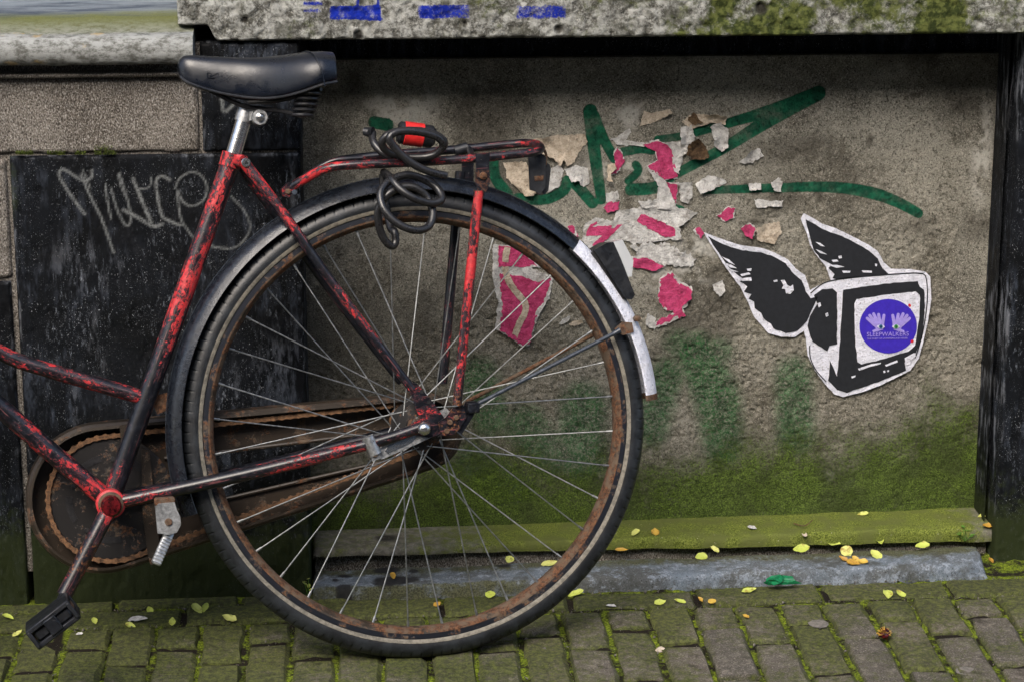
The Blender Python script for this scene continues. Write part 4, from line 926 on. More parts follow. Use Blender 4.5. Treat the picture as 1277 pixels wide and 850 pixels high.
for k in range(nl):
    s0, s1 = dl[-1] * k / nl, dl[-1] * (k + 1) / nl; g = lambda s: np.array([np.interp(s % dl[-1], dl, Ph[:, 0]), np.interp(s % dl[-1], dl, Ph[:, 1])])
    p, q = g(s0), g(s1); m2 = (p + q) / 2
    f.cyl(bl(p[0], p[1], dF - .0135), bl(p[0], p[1], dF - .0025), .0046, 8)
    dd = (q - p) / np.hypot(*(q - p)); ee = np.array([-dd[1], dd[0]])
    o_ = .0 if k % 2 else .0012
    f.prism([bl(*(x_), dF - .0035 + o_) for x_ in (p + ee * .0042 - dd * .002, m2 + ee * .0028, q + ee * .0042 + dd * .002, q - ee * .0042 + dd * .002, m2 - ee * .0028, p - ee * .0042 - dd * .002)], bn * .0012)
f.build('chain', M['chain'], BK, 40)
f = mb(); f.prism([bp(x, y, dF + .007) for x, y in ((149, 530), (165, 527), (162, 560), (158, 580), (152, 566))], bn * .0015); f.build('case_clip', M['case'], case)
f = mb(); f.prism([bp(x, y, dF + .007) for x, y in ((176, 560), (186, 560), (201, 700), (188, 704), (184, 690), (178, 640))], bn * .0015); f.build('case_strap', M['case'], case)
f = mb(); f.prism([bp(x, y, -.01) for x, y in ((190, 503), (196, 492), (208, 489), (213, 497), (208, 511), (196, 516))], bn * .003); f.build('case_bracket', M['rustpart'], case)
f = mb(); f.sweep2([bl(0, 0, -.05), bl(0, 0, -.058), bl(0, 0, -.064)], [.03, .034, .03], 24); f.build('rear_sprocket', M['chain'], WH)

# crank and pedal
f = mb(); cr0 = BB0 + bn * .052; ce = bp(80, 742, .068)
f.sweep(list(spl([cr0 + (cr0 - ce) * .03, cr0 + (ce - cr0) * .35 + bn * .001, ce], 40)), [.0128, .0122, .012, .0115, .0118], 16, red=[.85, .95, .9, .55, .45, .6, .62, .55, .5, .6]); f.a['rust'] = list(np.repeat(np.interp(np.linspace(0, 1, 39), [0, .4, .6, .8, 1], [0, 0, .38, .42, .1]), 16))[:len(f.v)]
crank = f.build('crank_arm', M['paint'], BK)
f = mb(); f.sweep2([BB0 + bn * .04, BB0 + bn * .066, BB0 + bn * .069, BB0 + bn * .0698], [.0148, .0148, .0125, .004], 26); f.build('crank_boss', M['dred'], crank)
PA = bp(66, 773, .12); tx = bp(90, 754, .12) - bp(42, 791, .12); tx /= np.linalg.norm(tx); ty = np.cross(bn, tx); ty /= np.linalg.norm(ty)
pd = mb()
pd.cyl(ce, PA + bn * .045, .0085, 14); pd.box(PA, (tx, ty, bn), (.06, .017, .078), .2); ped = pd.build('pedal', M['plastic'], crank)
for s in (-1, 1):
    f = mb(); f.box(PA + ty * s * .0125, (tx, ty, bn), (.074, .008, .088), .2); f.build('pedal_tread', M['plastic'], ped)
    f = mb(); f.box(PA + bn * s * .044, (tx, ty, bn), (.02, .024, .006), .2); f.box(PA + bn * s * .044 + tx * .034, (tx, ty, bn), (.006, .026, .006), .2); f.box(PA + bn * s * .044 - tx * .034, (tx, ty, bn), (.006, .026, .006), .2); f.build('pedal_end_plate', M['plastic'], ped)
    f = mb(); f.box(PA + tx * s * .033 + bn * .0, (tx, ty, bn), (.004, .009, .06), .2); f.build('pedal_reflector', M['rustpart'], ped)
# folded stand
f = mb(); f.prism([bp(x, y, .048) for x, y in ((193, 630), (197, 626), (217, 624), (220, 634), (224, 642), (225, 652), (220, 662), (210, 665), (196, 663))], bn * .014); ks = f.build('kickstand', M['alloy'], BK, 30)
f = mb(); p = bp(210, 650, .062); f.cyl(p, p + bn * .003, .0055, 18); f.build('pivot_bolt', M['rustpart'], ks)
f = mb(); A_, B_ = bp(212, 662, .05), bp(194, 703, .062); t_ = (B_ - A_) / np.linalg.norm(B_ - A_); sx_ = np.cross(t_, bn); sx_ /= np.linalg.norm(sx_)
f.box((A_ + B_) / 2, (t_, sx_, bn), (np.linalg.norm(B_ - A_), .015, .010), .2); leg = f.build('stand_leg', M['alloy'], ks)
for k in range(9):
    f = mb(); f.box(A_ + t_ * (.008 + k * .005) + bn * .0055, (sx_, t_, bn), (.0142, .0022, .003), .2); f.build('leg_rib', M['alloy'], leg)
f = mb(); f.box(bp(205, 624, .046), (bu, bw, bn), (.03, .012, .03), .2); f.build('stand_clamp', M['rustpart'], ks)

# the front of the bicycle, beyond the left edge of the picture
fc = bl(-1.09, 0, 0); FW = None
fk_top = hd_lo - (hd_hi - hd_lo) * .2
f = mb()
for s in (1, -1): f.sweep(list(spl([fk_top + bn * s * .012, fk_top + bn * s * .045 + (fc - fk_top) * .12, fk_top + (fc - fk_top) * .6 + bn * s * .052 + bu * .015, fc + bn * s * .052], 30)), [.012, .011, .008], 12, red=[.4, .5])
f.build('fork', M['paint'], BK)
wheel('front_wheel', fc)
f = mb(); f.sweep(line(hd_hi, hd_hi + (hd_hi - hd_lo) * .9, 8), .011, 14); f.sweep(list(spl([hd_hi + (hd_hi - hd_lo) * .9 + bn * q_ + bu * e_ for q_, e_ in ((.25, .2), (.22, .06), (.1, -.03), (0, -.02), (-.1, -.03), (-.2, .06), (-.22, .2))], 60)), .0115, 14); f.build('handlebar', M['chrome'], BK)

# ------------------------------------------------------------------ cable lock hung on the carrier
LK = empty('cable_lock', bp(505, 190, .064), 'coiled black cable lock with a red banded barrel, hung on the bicycle carrier', 'lock')
def c4(pts): return [bp(420 + x / 4.475, 130 + y / 4.475, d) for x, y, d in pts]
up = c4([(198, 158, .03), (206, 215, .045), (262, 276, .055), (350, 305, .06), (470, 300, .07), (575, 260, .08), (595, 205, .085), (520, 160, .085), (400, 148, .09), (300, 165, .095), (252, 215, .09), (290, 270, .08), (400, 296, .075), (530, 288, .082),
         (592, 235, .092), (560, 185, .1), (450, 155, .105), (340, 155, .11), (295, 190, .112), (330, 250, .11), (420, 330, .108), (520, 378, .105), (612, 400, .1)])
lo = c4([(262, 380, .05), (300, 410, .085), (350, 470, .1), (430, 525, .105), (530, 553, .1), (585, 530, .095), (560, 470, .085), (480, 418, .08), (390, 396, .08), (300, 425, .085), (245, 490, .095), (260, 580, .105), (330, 660, .11), (430, 703, .11), (510, 685, .1), (536, 610, .092), (505, 520, .085), (440, 468, .085), (370, 462, .085), (290, 500, .09),
         (236, 580, .085), (234, 670, .08), (262, 750, .075), (305, 792, .072), (328, 770, .07), (322, 715, .068), (300, 690, .06), (282, 600, .05), (262, 480, .045), (256, 390, .045)])
f = mb(); f.sweep(list(spl(up, 300)), .0059, 12); f.sweep2([up[-1], up[-1] + (up[-1] - up[-2]) * .02], [.0061, .0045], 12); f.build('cable', M['cable'], LK)
f = mb(); f.sweep(list(spl(lo, 360)), .0059, 12); f.build('cable', M['cable'], LK)
bc = bp(420 + 450 / 4.475, 130 + 172 / 4.475, .02); ba = bp(420 + 545 / 4.475, 130 + 185 / 4.475, .02) - bc; L_ = np.linalg.norm(ba); ba /= L_
f = mb(); f.sweep2([bc - ba * .03, bc - ba * .027, bc + ba * .022, bc + ba * .027], [.014, .017, .017, .012], 24); bar = f.build('lock_barrel', M['plastic'], LK)
f = mb(); f.sweep2([bc - ba * .021, bc - ba * .020, bc + ba * .008, bc + ba * .009], [.017, .0181, .0181, .017], 24); f.build('red_band', M['redp'], bar)
e0 = up[0]; f = mb(); f.sweep2([e0 + bn * .008, e0 - bu * .004, e0 - bu * .012 + bw * .002], [.008, .0078, .006], 14); f.build('cable_end', M['plastic'], LK)

# ------------------------------------------------------------------ torn posters on the panel
from mathutils.geometry import delaunay_2d_cdt
def poly_mesh(out, step, jit, seed):         # outline (metres) -> ragged outline and inner points, triangulated
    r = np.random.default_rng(seed); P = []
    n = len(out)
    for i in range(n):
        p = np.array(out[i]); q = np.array(out[(i + 1) % n]); L = np.hypot(*(q - p)); k = max(1, int(L / step))
        for t in range(k):
            x_ = p + (q - p) * t / k
            P.append(x_ + (r.normal(0, jit, 2) + jit * 2.6 * np.array([vn(np.array([x_[0] * 160.]), np.array([x_[1] * 160.]), seed)[0] - .5, vn(np.array([x_[0] * 160.]), np.array([x_[1] * 160. + 9]), seed)[0] - .5]) if jit else 0))
    P = np.array(P); lo_, hi_ = P.min(0), P.max(0); pts = [Vector(p) for p in P]; m = len(pts); inner = []
    g = step * 1.6
    for x_ in np.arange(lo_[0] + g / 2, hi_[0], g):
        for y_ in np.arange(lo_[1] + g / 2, hi_[1], g):
            c = False; j = m - 1
            for i in range(m):
                if (P[i][1] > y_) != (P[j][1] > y_) and x_ < (P[j][0] - P[i][0]) * (y_ - P[i][1]) / (P[j][1] - P[i][1]) + P[i][0]: c = not c
                j = i
            if c and np.min(np.hypot(P[:, 0] - x_, P[:, 1] - y_)) > step * .6: inner.append(Vector((x_ + r.normal(0, g * .12), y_ + r.normal(0, g * .12))))
    v, e, fc_, *_ = delaunay_2d_cdt(pts + inner, [], [list(range(m))], 1, 1e-6)
    V2 = np.array([tuple(q) for q in v]); d = np.min(np.hypot(V2[:, None, 0] - P[None, :, 0], V2[:, None, 1] - P[None, :, 1]), axis=1)
    return V2, [list(q) for q in fc_], d
def scrap(label, px, mat, lift=.0005, curl=.0035, jit=.0007, parent=None, name='poster_scrap', cat='poster scrap', thick=.00025, step=.003, seed=None, group=None, Y=YW):
    out = pxs(px, Y); sd_ = seed if seed is not None else int(abs(px[0][0] * 31 + px[0][1] * 7))
    V2, F, d = poly_mesh(out, step, jit, sd_)
    curl = curl * .55
    cur = curl * sstep(.012, 0, d) * sstep(.42, .8, fbm(V2[:, 0] + sd_, V2[:, 1], 45, 2, sd_)) * 1.6 + .0008 * fbm(V2[:, 0], V2[:, 1], 120, 2, 3) * (1 if curl else 0)
    y = Y - lift - cur
    o_ = np.array([out[0][0], Y, out[0][1]]) if parent is None else np.array(parent['_o'])
    V = np.stack([V2[:, 0], y, V2[:, 1]], -1) - o_
    n_ = len(V); V = np.concatenate([V, V + np.array([0, thick, 0])]); from collections import Counter
    cnt = Counter(); dr = {}
    for q in F:
        for i in range(len(q)): a, b = q[i], q[(i + 1) % len(q)]; cnt[frozenset((a, b))] += 1; dr[frozenset((a, b))] = (a, b)
    FF = F + [[i + n_ for i in q[::-1]] for q in F] + [[dr[k][1], dr[k][0], dr[k][0] + n_, dr[k][1] + n_] for k in cnt if cnt[k] == 1]
    o = mesh_obj(name, V, FF, mat, parent, None, 40, o_)
    if parent is None: o.location = o_; tag(o, label, cat, group)
    return o
PK, PWh, PB, PD = M['pink'], M['paperw'], M['paperb'], M['paperd']
G_ = 'torn poster scraps on the concrete panel'
def sc(label, px, m, **k):
    o = scrap(label, px, m, group=G_, **k)
    if m is PK:                            # torn white core of the paper showing round the print
        c = np.mean(px, axis=0); q = [tuple(c + (np.array(p) - c) * 1.07 + rng.normal(0, 1.0, 2)) for p in px]
        loc_ = o.location.copy(); o['_o'] = list(loc_); scrap(None, q, PWh, .0002, .0004, .001, o, 'paper_backing')
    return o
sc('yellowed paper sheet with a torn lower edge, just above the end of the bicycle carrier', [(642, 178), (690, 169), (729, 167), (731, 178), (722, 190), (716, 202), (708, 206), (702, 198), (698, 206), (690, 197), (668, 186)], PB, curl=.009)
sc('crumpled yellowed paper hanging behind the carrier reflector bracket', [(628, 203), (650, 200), (662, 206), (668, 225), (672, 240), (655, 245), (645, 235), (632, 222)], PB, curl=.012, lift=.002)
sc('white paper residue right of the carrier reflector', [(680, 214), (698, 205), (703, 213), (698, 232), (684, 240)], PWh, curl=.003)
sc('ragged white paper flake under the yellowed sheet', [(704, 212), (718, 206), (733, 210), (735, 228), (727, 234), (722, 226), (712, 226)], PWh, curl=.008)
sc('thin white paper residue right of the upright green stroke', [(762, 174), (775, 166), (785, 160), (788, 165), (780, 175), (800, 178), (812, 183), (790, 182), (770, 181)], PWh, curl=.002)
sc('narrow curved magenta strip beside the upright green stroke', [(770, 184), (775, 190), (779, 202), (770, 214), (762, 218), (767, 206), (765, 193)], PK, curl=.004, lift=.0012)
sc('small curled beige flap hanging under the narrow magenta strip', [(758, 206), (766, 203), (768, 210), (762, 216), (764, 226), (757, 224)], PB, curl=.012, lift=.002)
sc('big magenta arc of poster paper at the heart of the green tag', [(803, 181), (820, 176), (833, 181), (840, 195), (845, 221), (828, 224), (808, 208), (820, 200), (819, 190)], PK, curl=.004, lift=.0014)
sc('curved white paper sheet below the big magenta arc', [(808, 212), (822, 217), (832, 228), (842, 254), (841, 262), (800, 258), (795, 251), (818, 248), (821, 232)], PWh, curl=.006, lift=.001)
sc('slim magenta triangle at the right of the curved white sheet', [(831, 228), (845, 230), (843, 254), (838, 243)], PK, lift=.0017, curl=.002)
sc('white paper patch right of the slim magenta triangle', [(846, 228), (862, 226), (864, 245), (858, 255), (848, 250)], PWh, curl=.004)
sc('torn white flake over the start of the long green line', [(866, 230), (885, 218), (900, 222), (906, 228), (890, 236), (872, 241)], PWh, curl=.009)
sc('white paper patch left of the burnt brown paper', [(830, 178), (848, 176), (852, 200), (846, 216), (840, 214), (838, 196)], PWh, curl=.004)
sc('folded beige paper corner standing alone above the poster remains', [(797, 158), (803, 138), (812, 141), (835, 136), (838, 140), (820, 151)], PB, curl=.011, jit=.0006)
sc('curled beige rim of the burnt paper nest', [(850, 152), (862, 143), (893, 141), (906, 145), (904, 156), (886, 153), (862, 160)], PB, curl=.016, lift=.003)
sc('white upright flap at the left of the burnt paper nest', [(849, 160), (862, 155), (866, 172), (860, 190), (846, 196)], PWh, curl=.013, lift=.0015)
sc('white hanging flap at the right of the burnt paper nest', [(886, 158), (898, 152), (907, 160), (908, 182), (900, 190), (890, 180)], PWh, curl=.014, lift=.002)
sc('burnt dark brown wad in the middle of the paper nest', [(858, 178), (870, 172), (880, 182), (882, 196), (866, 199), (856, 192)], PD, curl=.01, lift=.003)
sc('brown scorched tip on top of the paper nest', [(858, 146), (864, 139), (870, 146), (876, 152), (862, 156)], PD, curl=.012, lift=.006)
sc('small white flake right of the paper nest', [(920, 203), (935, 188), (947, 185), (952, 194), (938, 203)], PWh, curl=.01)
sc('small white flake hanging over the long green line', [(961, 228), (970, 221), (975, 226), (974, 239), (964, 237)], PWh, curl=.01)
sc('small white patch left of the flake on the long green line', [(933, 229), (948, 228), (949, 236), (934, 237)], PWh, curl=.004)
sc('flat white strip just under the long green line', [(940, 249), (976, 250), (974, 257), (944, 259)], PWh, curl=.004)
sc('slanting magenta bar above the tail lamp', [(794, 276), (800, 266), (842, 284), (842, 294), (830, 296)], PK, lift=.0016, curl=.003)
sc('white torn sheet under the slanting magenta bar', [(770, 262), (800, 258), (836, 256), (870, 265), (858, 275), (846, 282), (850, 298), (825, 300), (790, 304), (760, 288), (766, 272)], PWh, curl=.005)
zs = sc('white scrap printed with a magenta zigzag, just left of the tail lamp', [(728, 280), (742, 271), (752, 273), (780, 278), (790, 292), (770, 306), (742, 316), (726, 300)], PWh, curl=.003)
scrap(None, [(731, 290), (735, 281), (743, 276), (745, 279), (738, 283), (776, 280), (742, 313), (735, 308), (750, 294), (731, 294)], PK, .0016, 0, .0005, zs, 'zigzag_print', thick=.0003)
sc('small magenta scrap above the zigzag print', [(752, 258), (760, 251), (772, 252), (770, 262), (758, 265)], PK, lift=.0012, curl=.004)
sc('small white scrap just below the upright green stroke', [(755, 241), (770, 238), (773, 250), (757, 253)], PWh, curl=.006)
sc('magenta sliver at the edge of the mudguard', [(708, 284), (714, 282), (722, 296), (714, 294)], PK, curl=.003)
sc('rough white plaster-like paper right of the tail lamp', [(786, 306), (806, 301), (832, 304), (868, 322), (860, 334), (834, 330), (812, 328), (794, 318)], PWh, curl=.005, jit=.002)
sc('magenta strip pointing right from the tail lamp', [(786, 322), (805, 320), (827, 332), (818, 338), (788, 333)], PK, lift=.0012)
sc('large ragged magenta scrap with a long tail, below the tail lamp', [(824, 347), (838, 341), (845, 352), (862, 360), (861, 372), (850, 384), (853, 392), (838, 399), (817, 407), (818, 401), (842, 391), (828, 385), (821, 370)], PK, curl=.006, jit=.0018)
sc('pale paper residue beside the mudguard tip, under the ragged magenta scrap', [(808, 390), (818, 396), (815, 410), (804, 404)], PWh, curl=.002)
sc('small magenta scrap alone above the left wing', [(895, 270), (908, 258), (917, 260), (914, 272), (905, 276)], PK)
sc('small magenta scrap between the two wings', [(924, 284), (935, 279), (942, 285), (938, 297), (930, 294)], PK)
sc('cream scrap between the two wings', [(942, 284), (955, 279), (972, 277), (974, 290), (966, 305), (945, 300)], PB, curl=.007)
sc('tiny magenta scrap at the tip of the left wing', [(866, 287), (872, 283), (878, 290), (874, 297)], PK)
sc('white flake far left of the left wing', [(888, 355), (902, 349), (905, 362), (898, 370), (890, 362)], PWh, curl=.003)
ps = sc('torn magenta poster with a white swirl, seen through the rear wheel', [(615, 304), (640, 306), (655, 312), (676, 333), (662, 334), (690, 345), (684, 372), (670, 397), (660, 430), (650, 431), (638, 421), (617, 410), (621, 380), (614, 345)], PWh, curl=.003, lift=.0005)
scrap(None, [(622, 306), (640, 308), (653, 313), (660, 322), (671, 332), (648, 333), (621, 332)], PK, .0014, .002, .0007, ps, 'magenta_print', thick=.0003)
scrap(None, [(622, 341), (650, 344), (672, 352), (686, 346), (683, 370), (668, 396), (660, 429), (650, 430), (624, 410), (627, 380)], PK, .0014, .004, .0009, ps, 'magenta_print', thick=.0003)
sw = spl([(633, 308), (630, 325), (632, 345), (642, 362), (654, 376), (655, 388), (648, 402), (641, 420)], 28); dsw = np.gradient(sw, axis=0); nsw = np.stack([-dsw[:, 1], dsw[:, 0]], -1) / np.hypot(*dsw.T)[:, None]
scrap(None, [tuple(q) for q in sw + nsw * 4] + [tuple(q) for q in (sw - nsw * 4)[::-1]], PB, .0026, 0, .0003, ps, 'swirl_print', thick=.0003)
sc('tiny beige paper shred beside the rim', [(709, 405), (716, 399), (726, 398), (727, 402), (718, 406)], PB, curl=.008)
sc('tiny white paper shred beside the rim', [(697, 403), (703, 396), (710, 393), (709, 400), (700, 405)], PWh, curl=.004)

# ------------------------------------------------------------------ winged television sticker and the round sticker on its screen
def q1(pts): return [(860 + x / 3.269, 250 + y / 3.269) for x, y in pts]
STK = scrap('paste-up of a winged television in black and white, right of the torn posters', q1([(58, 130), (110, 150), (200, 180), (300, 195), (345, 212), (400, 240), (435, 280), (470, 305), (490, 365), (510, 355), (545, 335), (575, 325), (555, 270), (510, 215), (490, 180), (475, 130), (452, 75), (465, 52), (490, 65), (540, 95), (600, 115), (660, 145), (720, 175), (765, 205), (790, 250), (820, 278), (900, 280), (960, 290), (980, 310), (985, 400), (970, 500), (950, 580), (935, 640), (900, 690), (850, 715), (780, 750), (700, 780), (625, 798), (590, 788), (550, 745), (510, 690), (480, 630), (473, 560), (465, 530), (430, 555), (370, 553), (320, 540), (290, 505), (260, 470), (240, 420), (225, 390), (205, 350), (170, 305), (135, 255), (110, 215), (80, 170)]), M['stw'], .0006, .001, .00015, name='winged_television_sticker', cat='sticker', seed=5)
def ink(nm, pts, m, l, j=.0003): return scrap(None, q1(pts), m, l, 0, j, STK, nm, thick=.0002, step=.006)
ink('wing_print', [(75, 145), (120, 172), (200, 200), (290, 212), (345, 230), (390, 255), (425, 300), (455, 325), (475, 370), (492, 398), (522, 392), (500, 440), (478, 490), (440, 530), (390, 540), (370, 530), (340, 520), (330, 500), (300, 480), (292, 458), (265, 440), (262, 412), (240, 400), (250, 380), (222, 372), (235, 350), (205, 330), (222, 322), (185, 295), (170, 280), (150, 260), (125, 225), (95, 180)], M['stb'], .0019)
ink('wing_print', [(470, 75), (540, 115), (620, 145), (680, 175), (730, 205), (765, 235), (785, 275), (812, 300), (700, 308), (610, 322), (582, 316), (590, 300), (565, 275), (580, 262), (530, 235), (505, 200), (490, 150)], M['stb'], .0019)
ink('side_print', [(505, 385), (540, 362), (580, 358), (600, 375), (600, 585), (570, 590), (560, 612), (500, 575), (480, 510), (490, 470), (520, 420)], M['stb'], .0019)
ink('front_print', [(625, 365), (700, 352), (830, 335), (928, 328), (936, 352), (956, 365), (957, 460), (946, 560), (922, 618), (880, 640), (876, 660), (882, 690), (780, 732), (640, 780), (600, 770), (565, 730), (572, 650), (600, 715), (612, 580)], M['stb'], .0019)
ink('screen_print', [(690, 400), (800, 384), (920, 370), (938, 385), (935, 470), (918, 590), (890, 612), (800, 640), (700, 665), (682, 655), (673, 560), (670, 420), (680, 402)], M['stw'], .0025)
for nm, P in (('feather_highlight', [(130, 228), (160, 240), (185, 262), (160, 252)]), ('feather_highlight', [(138, 252), (170, 262), (192, 276), (165, 272)]), ('feather_highlight', [(150, 272), (180, 284), (200, 290), (170, 288)]), ('feather_highlight', [(205, 300), (240, 292), (248, 300), (212, 308)]), ('feather_highlight', [(205, 318), (250, 312), (252, 326), (215, 328)]),
              ('feather_highlight', [(232, 278), (252, 276), (250, 286), (236, 286)]), ('feather_highlight', [(340, 325), (356, 322), (358, 330), (344, 332)]), ('feather_highlight', [(370, 325), (385, 322), (398, 345), (410, 350), (420, 342), (424, 365), (410, 380), (392, 378), (388, 360), (375, 358), (382, 345)]),
              ('feather_highlight', [(512, 168), (530, 172), (552, 188), (532, 184)]), ('feather_highlight', [(512, 198), (535, 205), (560, 220), (532, 214)]), ('feather_highlight', [(560, 262), (600, 262), (632, 270), (598, 274)]), ('feather_highlight', [(604, 226), (618, 224), (620, 234), (608, 236)]), ('feather_highlight', [(700, 284), (742, 286), (742, 294), (705, 292)]), ('feather_highlight', [(620, 285), (655, 286), (652, 294), (625, 294)]), ('feather_highlight', [(578, 242), (600, 240), (606, 248), (584, 250)]), ('feather_highlight', [(754, 256), (764, 258), (762, 268), (755, 266)]),
              ('side_highlight', [(520, 418), (532, 414), (536, 428), (526, 436)]), ('side_highlight', [(551, 460), (562, 456), (566, 468), (556, 474)]), ('corner_highlight', [(930, 335), (946, 340), (952, 360), (938, 352)]),
              ('panel_highlight', [(685, 682), (740, 664), (780, 658), (776, 664), (730, 676), (690, 690)]), ('panel_highlight', [(795, 668), (845, 648), (848, 656), (800, 674)]), ('panel_highlight', [(875, 640), (915, 618), (922, 632), (888, 656), (905, 650), (898, 664), (880, 668)]), ('knob_highlight', [(788, 692), (796, 690), (797, 698), (790, 700)]), ('knob_highlight', [(803, 690), (811, 688), (812, 695), (805, 697)]), ('panel_highlight', [(658, 714), (676, 710), (674, 716), (660, 722)])):
    ink(nm, P, M['stw'], .0025, .0001)
def inkline(pts, w_, l=.0019):
    P = spl(pts, 60); d = np.gradient(P, axis=0); nn = np.stack([-d[:, 1], d[:, 0]], -1) / (np.hypot(*d.T)[:, None] + 1e-9)
    ink('outline_print', [tuple(q) for q in P + nn * w_] + [tuple(q) for q in (P - nn * w_)[::-1]], M['stb'], l, 0)
inkline([(492, 378), (540, 340), (600, 322), (720, 308), (860, 298), (930, 296), (962, 312), (968, 400), (956, 500), (938, 580), (918, 640)], 2.2)
inkline([(488, 590), (492, 640), (515, 690), (555, 735)], 2.2)
rs_c = (808, 510)
def ell(cx_, cy_, rx, ry, n=40): return [(cx_ + rx * cos(2 * pi * i / n), cy_ + ry * sin(2 * pi * i / n)) for i in range(n)]
RST = scrap('round violet sticker with two lilac hands, stuck on the screen of the winged television', q1(ell(*rs_c, 117, 110, 56)), M['purple'], .0032, 0, 0, name='round_sticker', cat='sticker', seed=9, step=.008)
def ink2(nm, pts, m, l): return scrap(None, q1(pts), m, l, 0, 0, RST, nm, thick=.0002, step=.01)
def capsule(p, q, r, r2=None, n=7):
    p = np.array(p, float); q = np.array(q, float); a = atan2(*(q - p)[::-1]); r2 = r2 or r
    return [tuple(q + r2 * np.array([cos(a - pi / 2 + pi * i / n), sin(a - pi / 2 + pi * i / n)])) for i in range(n + 1)] + [tuple(p + r * np.array([cos(a + pi / 2 + pi * i / n), sin(a + pi / 2 + pi * i / n)])) for i in range(n + 1)]
for s in (-1, 1):
    X_ = lambda x: rs_c[0] + s * x
    ink2('palm_print', [(X_(x), y) for x, y in ((16, 508), (20, 498), (30, 492), (48, 490), (58, 500), (60, 508), (50, 520), (66, 528), (62, 534), (40, 530), (22, 524))], M['lilac'], .0038)
    for (x0_, y0_), (x1_, y1_) in (((24, 500), (18, 466)), ((34, 496), (40, 462)), ((44, 494), (60, 460)), ((52, 498), (76, 466)), ((56, 504), (86, 478))):
        ink2('finger_print', capsule((X_(x0_), y0_), (X_(x1_), y1_), 7, 6), M['lilac'], .004 + .0001 * abs(x1_ % 7))
    ink2('eye_print', [(X_(x), y) for x, y in ((14, 511), (24, 504), (34, 502), (48, 510), (36, 518), (22, 517))], M['stw'], .0052)
    ink2('iris_print', ell(X_(31), 510, 8, 8, 14), M['eyeb' if s < 0 else 'eyeg'], .0056); ink2('pupil_print', ell(X_(31), 510, 3.4, 3.4, 10), M['stb'], .006)
def text(body, px, py, width_px, mat, parent, name, Y):
    cu = bpy.data.curves.new(name, 'FONT'); cu.body = body; cu.align_x = 'CENTER'; cu.align_y = 'CENTER'; cu.extrude = .004
    to = bpy.data.objects.new(name, cu); COL.objects.link(to); bpy.context.view_layer.update()
    me = bpy.data.meshes.new_from_object(to.evaluated_get(bpy.context.evaluated_depsgraph_get())); bpy.data.objects.remove(to)
    co = np.empty(len(me.vertices) * 3); me.vertices.foreach_get('co', co); co = co.reshape(-1, 3); k = width_px / 3.269 * S / (co[:, 0].max() - co[:, 0].min())
    c = on_y(860 + px / 3.269, 250 + py / 3.269, Y); o_ = np.array(parent['_o'])
    W3 = np.stack([c[0] + co[:, 0] * k, c[1] - co[:, 2] * .03, c[2] + co[:, 1] * k], -1) - o_
    me.vertices.foreach_set('co', W3.ravel()); me.update(); me.materials.clear(); me.materials.append(mat); o = bpy.data.objects.new(name, me); COL.objects.link(o); o.parent = parent; return o
text('SLEEPWALKERS', 808, 545, 182, M['lilac'], RST, 'lettering', YW - .0042)
text('THE FINEST OF UNDERGROUND HOUSE', 806, 562, 176, M['lilac'], RST, 'small_lettering', YW - .0042)
for x, y in ((895, 426), (905, 570)): scrap('tiny red dot of paper at the edge of the violet sticker', q1(ell(x, y, 6, 6, 9)), M['redp'], .0034, 0, .0003, name='red_dot', cat='sticker', group='red dots beside the violet sticker')

# ------------------------------------------------------------------ fallen leaves and litter
def leaf_mesh(kind, seed):
    r = np.random.default_rng(seed); V = []; F = []; n = 8; L = 1.0; b1, b2 = r.uniform(.1, .35), r.uniform(-.2, .3)
    for i in range(n + 1):
        t = i / n; wd = .34 * sin(pi * t ** .8) ** .75 * (1 + r.normal(0, .05)); xx = t - .5; z = b1 * (t - .5) ** 2 * .9
        for s in (-1, -.5, 0, .5, 1): V.append((xx, s * wd, z + .22 * abs(s) ** 1.5 * wd * (1 + b2) + (0 if abs(s) < 1 else r.normal(0, .015))))
    for i in range(n):
        for j in range(4): a = i * 5 + j; F.append([a, a + 5, a + 6, a + 1])
    return V, F
LM = {}
bpy.context.view_layer.update(); DG = bpy.context.evaluated_depsgraph_get()
def ground_at(px, py, fallback):           # the stone, brick or soil that lies there
    d = Vector(ray(px, py)).normalized(); o_ = Vector(O)
    for i in range(40):
        ok, l, nrm, idx, ob, mt = SC.ray_cast(DG, o_, d)
        if not ok: return fallback
        if ob.name.split('.')[0] in ('kerb_slab', 'ledge', 'brick', 'pavement', 'ledge_footing') and nrm.z > .3: return np.array(l)
        o_ = l + d * .001
    return fallback
def leaf(px, py, dz, size, m, label, group, flat=True, name='fallen_leaf', p=None, cat='leaf'):
    p = ground_at(px, py, on_g(px, py, dz)) if p is None else p; k = (m, random.randrange(4))
    if k not in LM:
        V, F = leaf_mesh(0, k[1] + 3); o = mesh_obj(name, V, F, M[m], None, None, 0); LM[k] = o
    else: o = LM[k].copy(); COL.objects.link(o); o.pop('group', None)
    o.name = name; o.location = (p[0], p[1], p[2] + .0028); o.scale = (size, size * random.uniform(.6, 1.1), size * random.uniform(.7, 1.8)); o.rotation_mode = 'ZYX'; o.rotation_euler = (random.uniform(.1, .5), random.uniform(-.2, .2), random.uniform(0, 6.28))
    return tag(o, label, cat, group)
ZK, ZL = .0235, .058
l1 = ('small yellow-green fallen leaf lying on the blue grey kerb slab', 'yellow-green leaves on the kerb slab')
for x, y in ((874, 696), (891, 686), (999, 686), (1039, 679), (1056, 690), (1092, 693), (1097, 676), (1150, 683), (1184, 711), (686, 704), (635, 700)): leaf(x, y, ZK, random.uniform(.02, .032), 'leafy', *l1)
l2 = ('brownish leaf in the little heap on the kerb slab', 'brownish leaves heaped on the kerb slab')
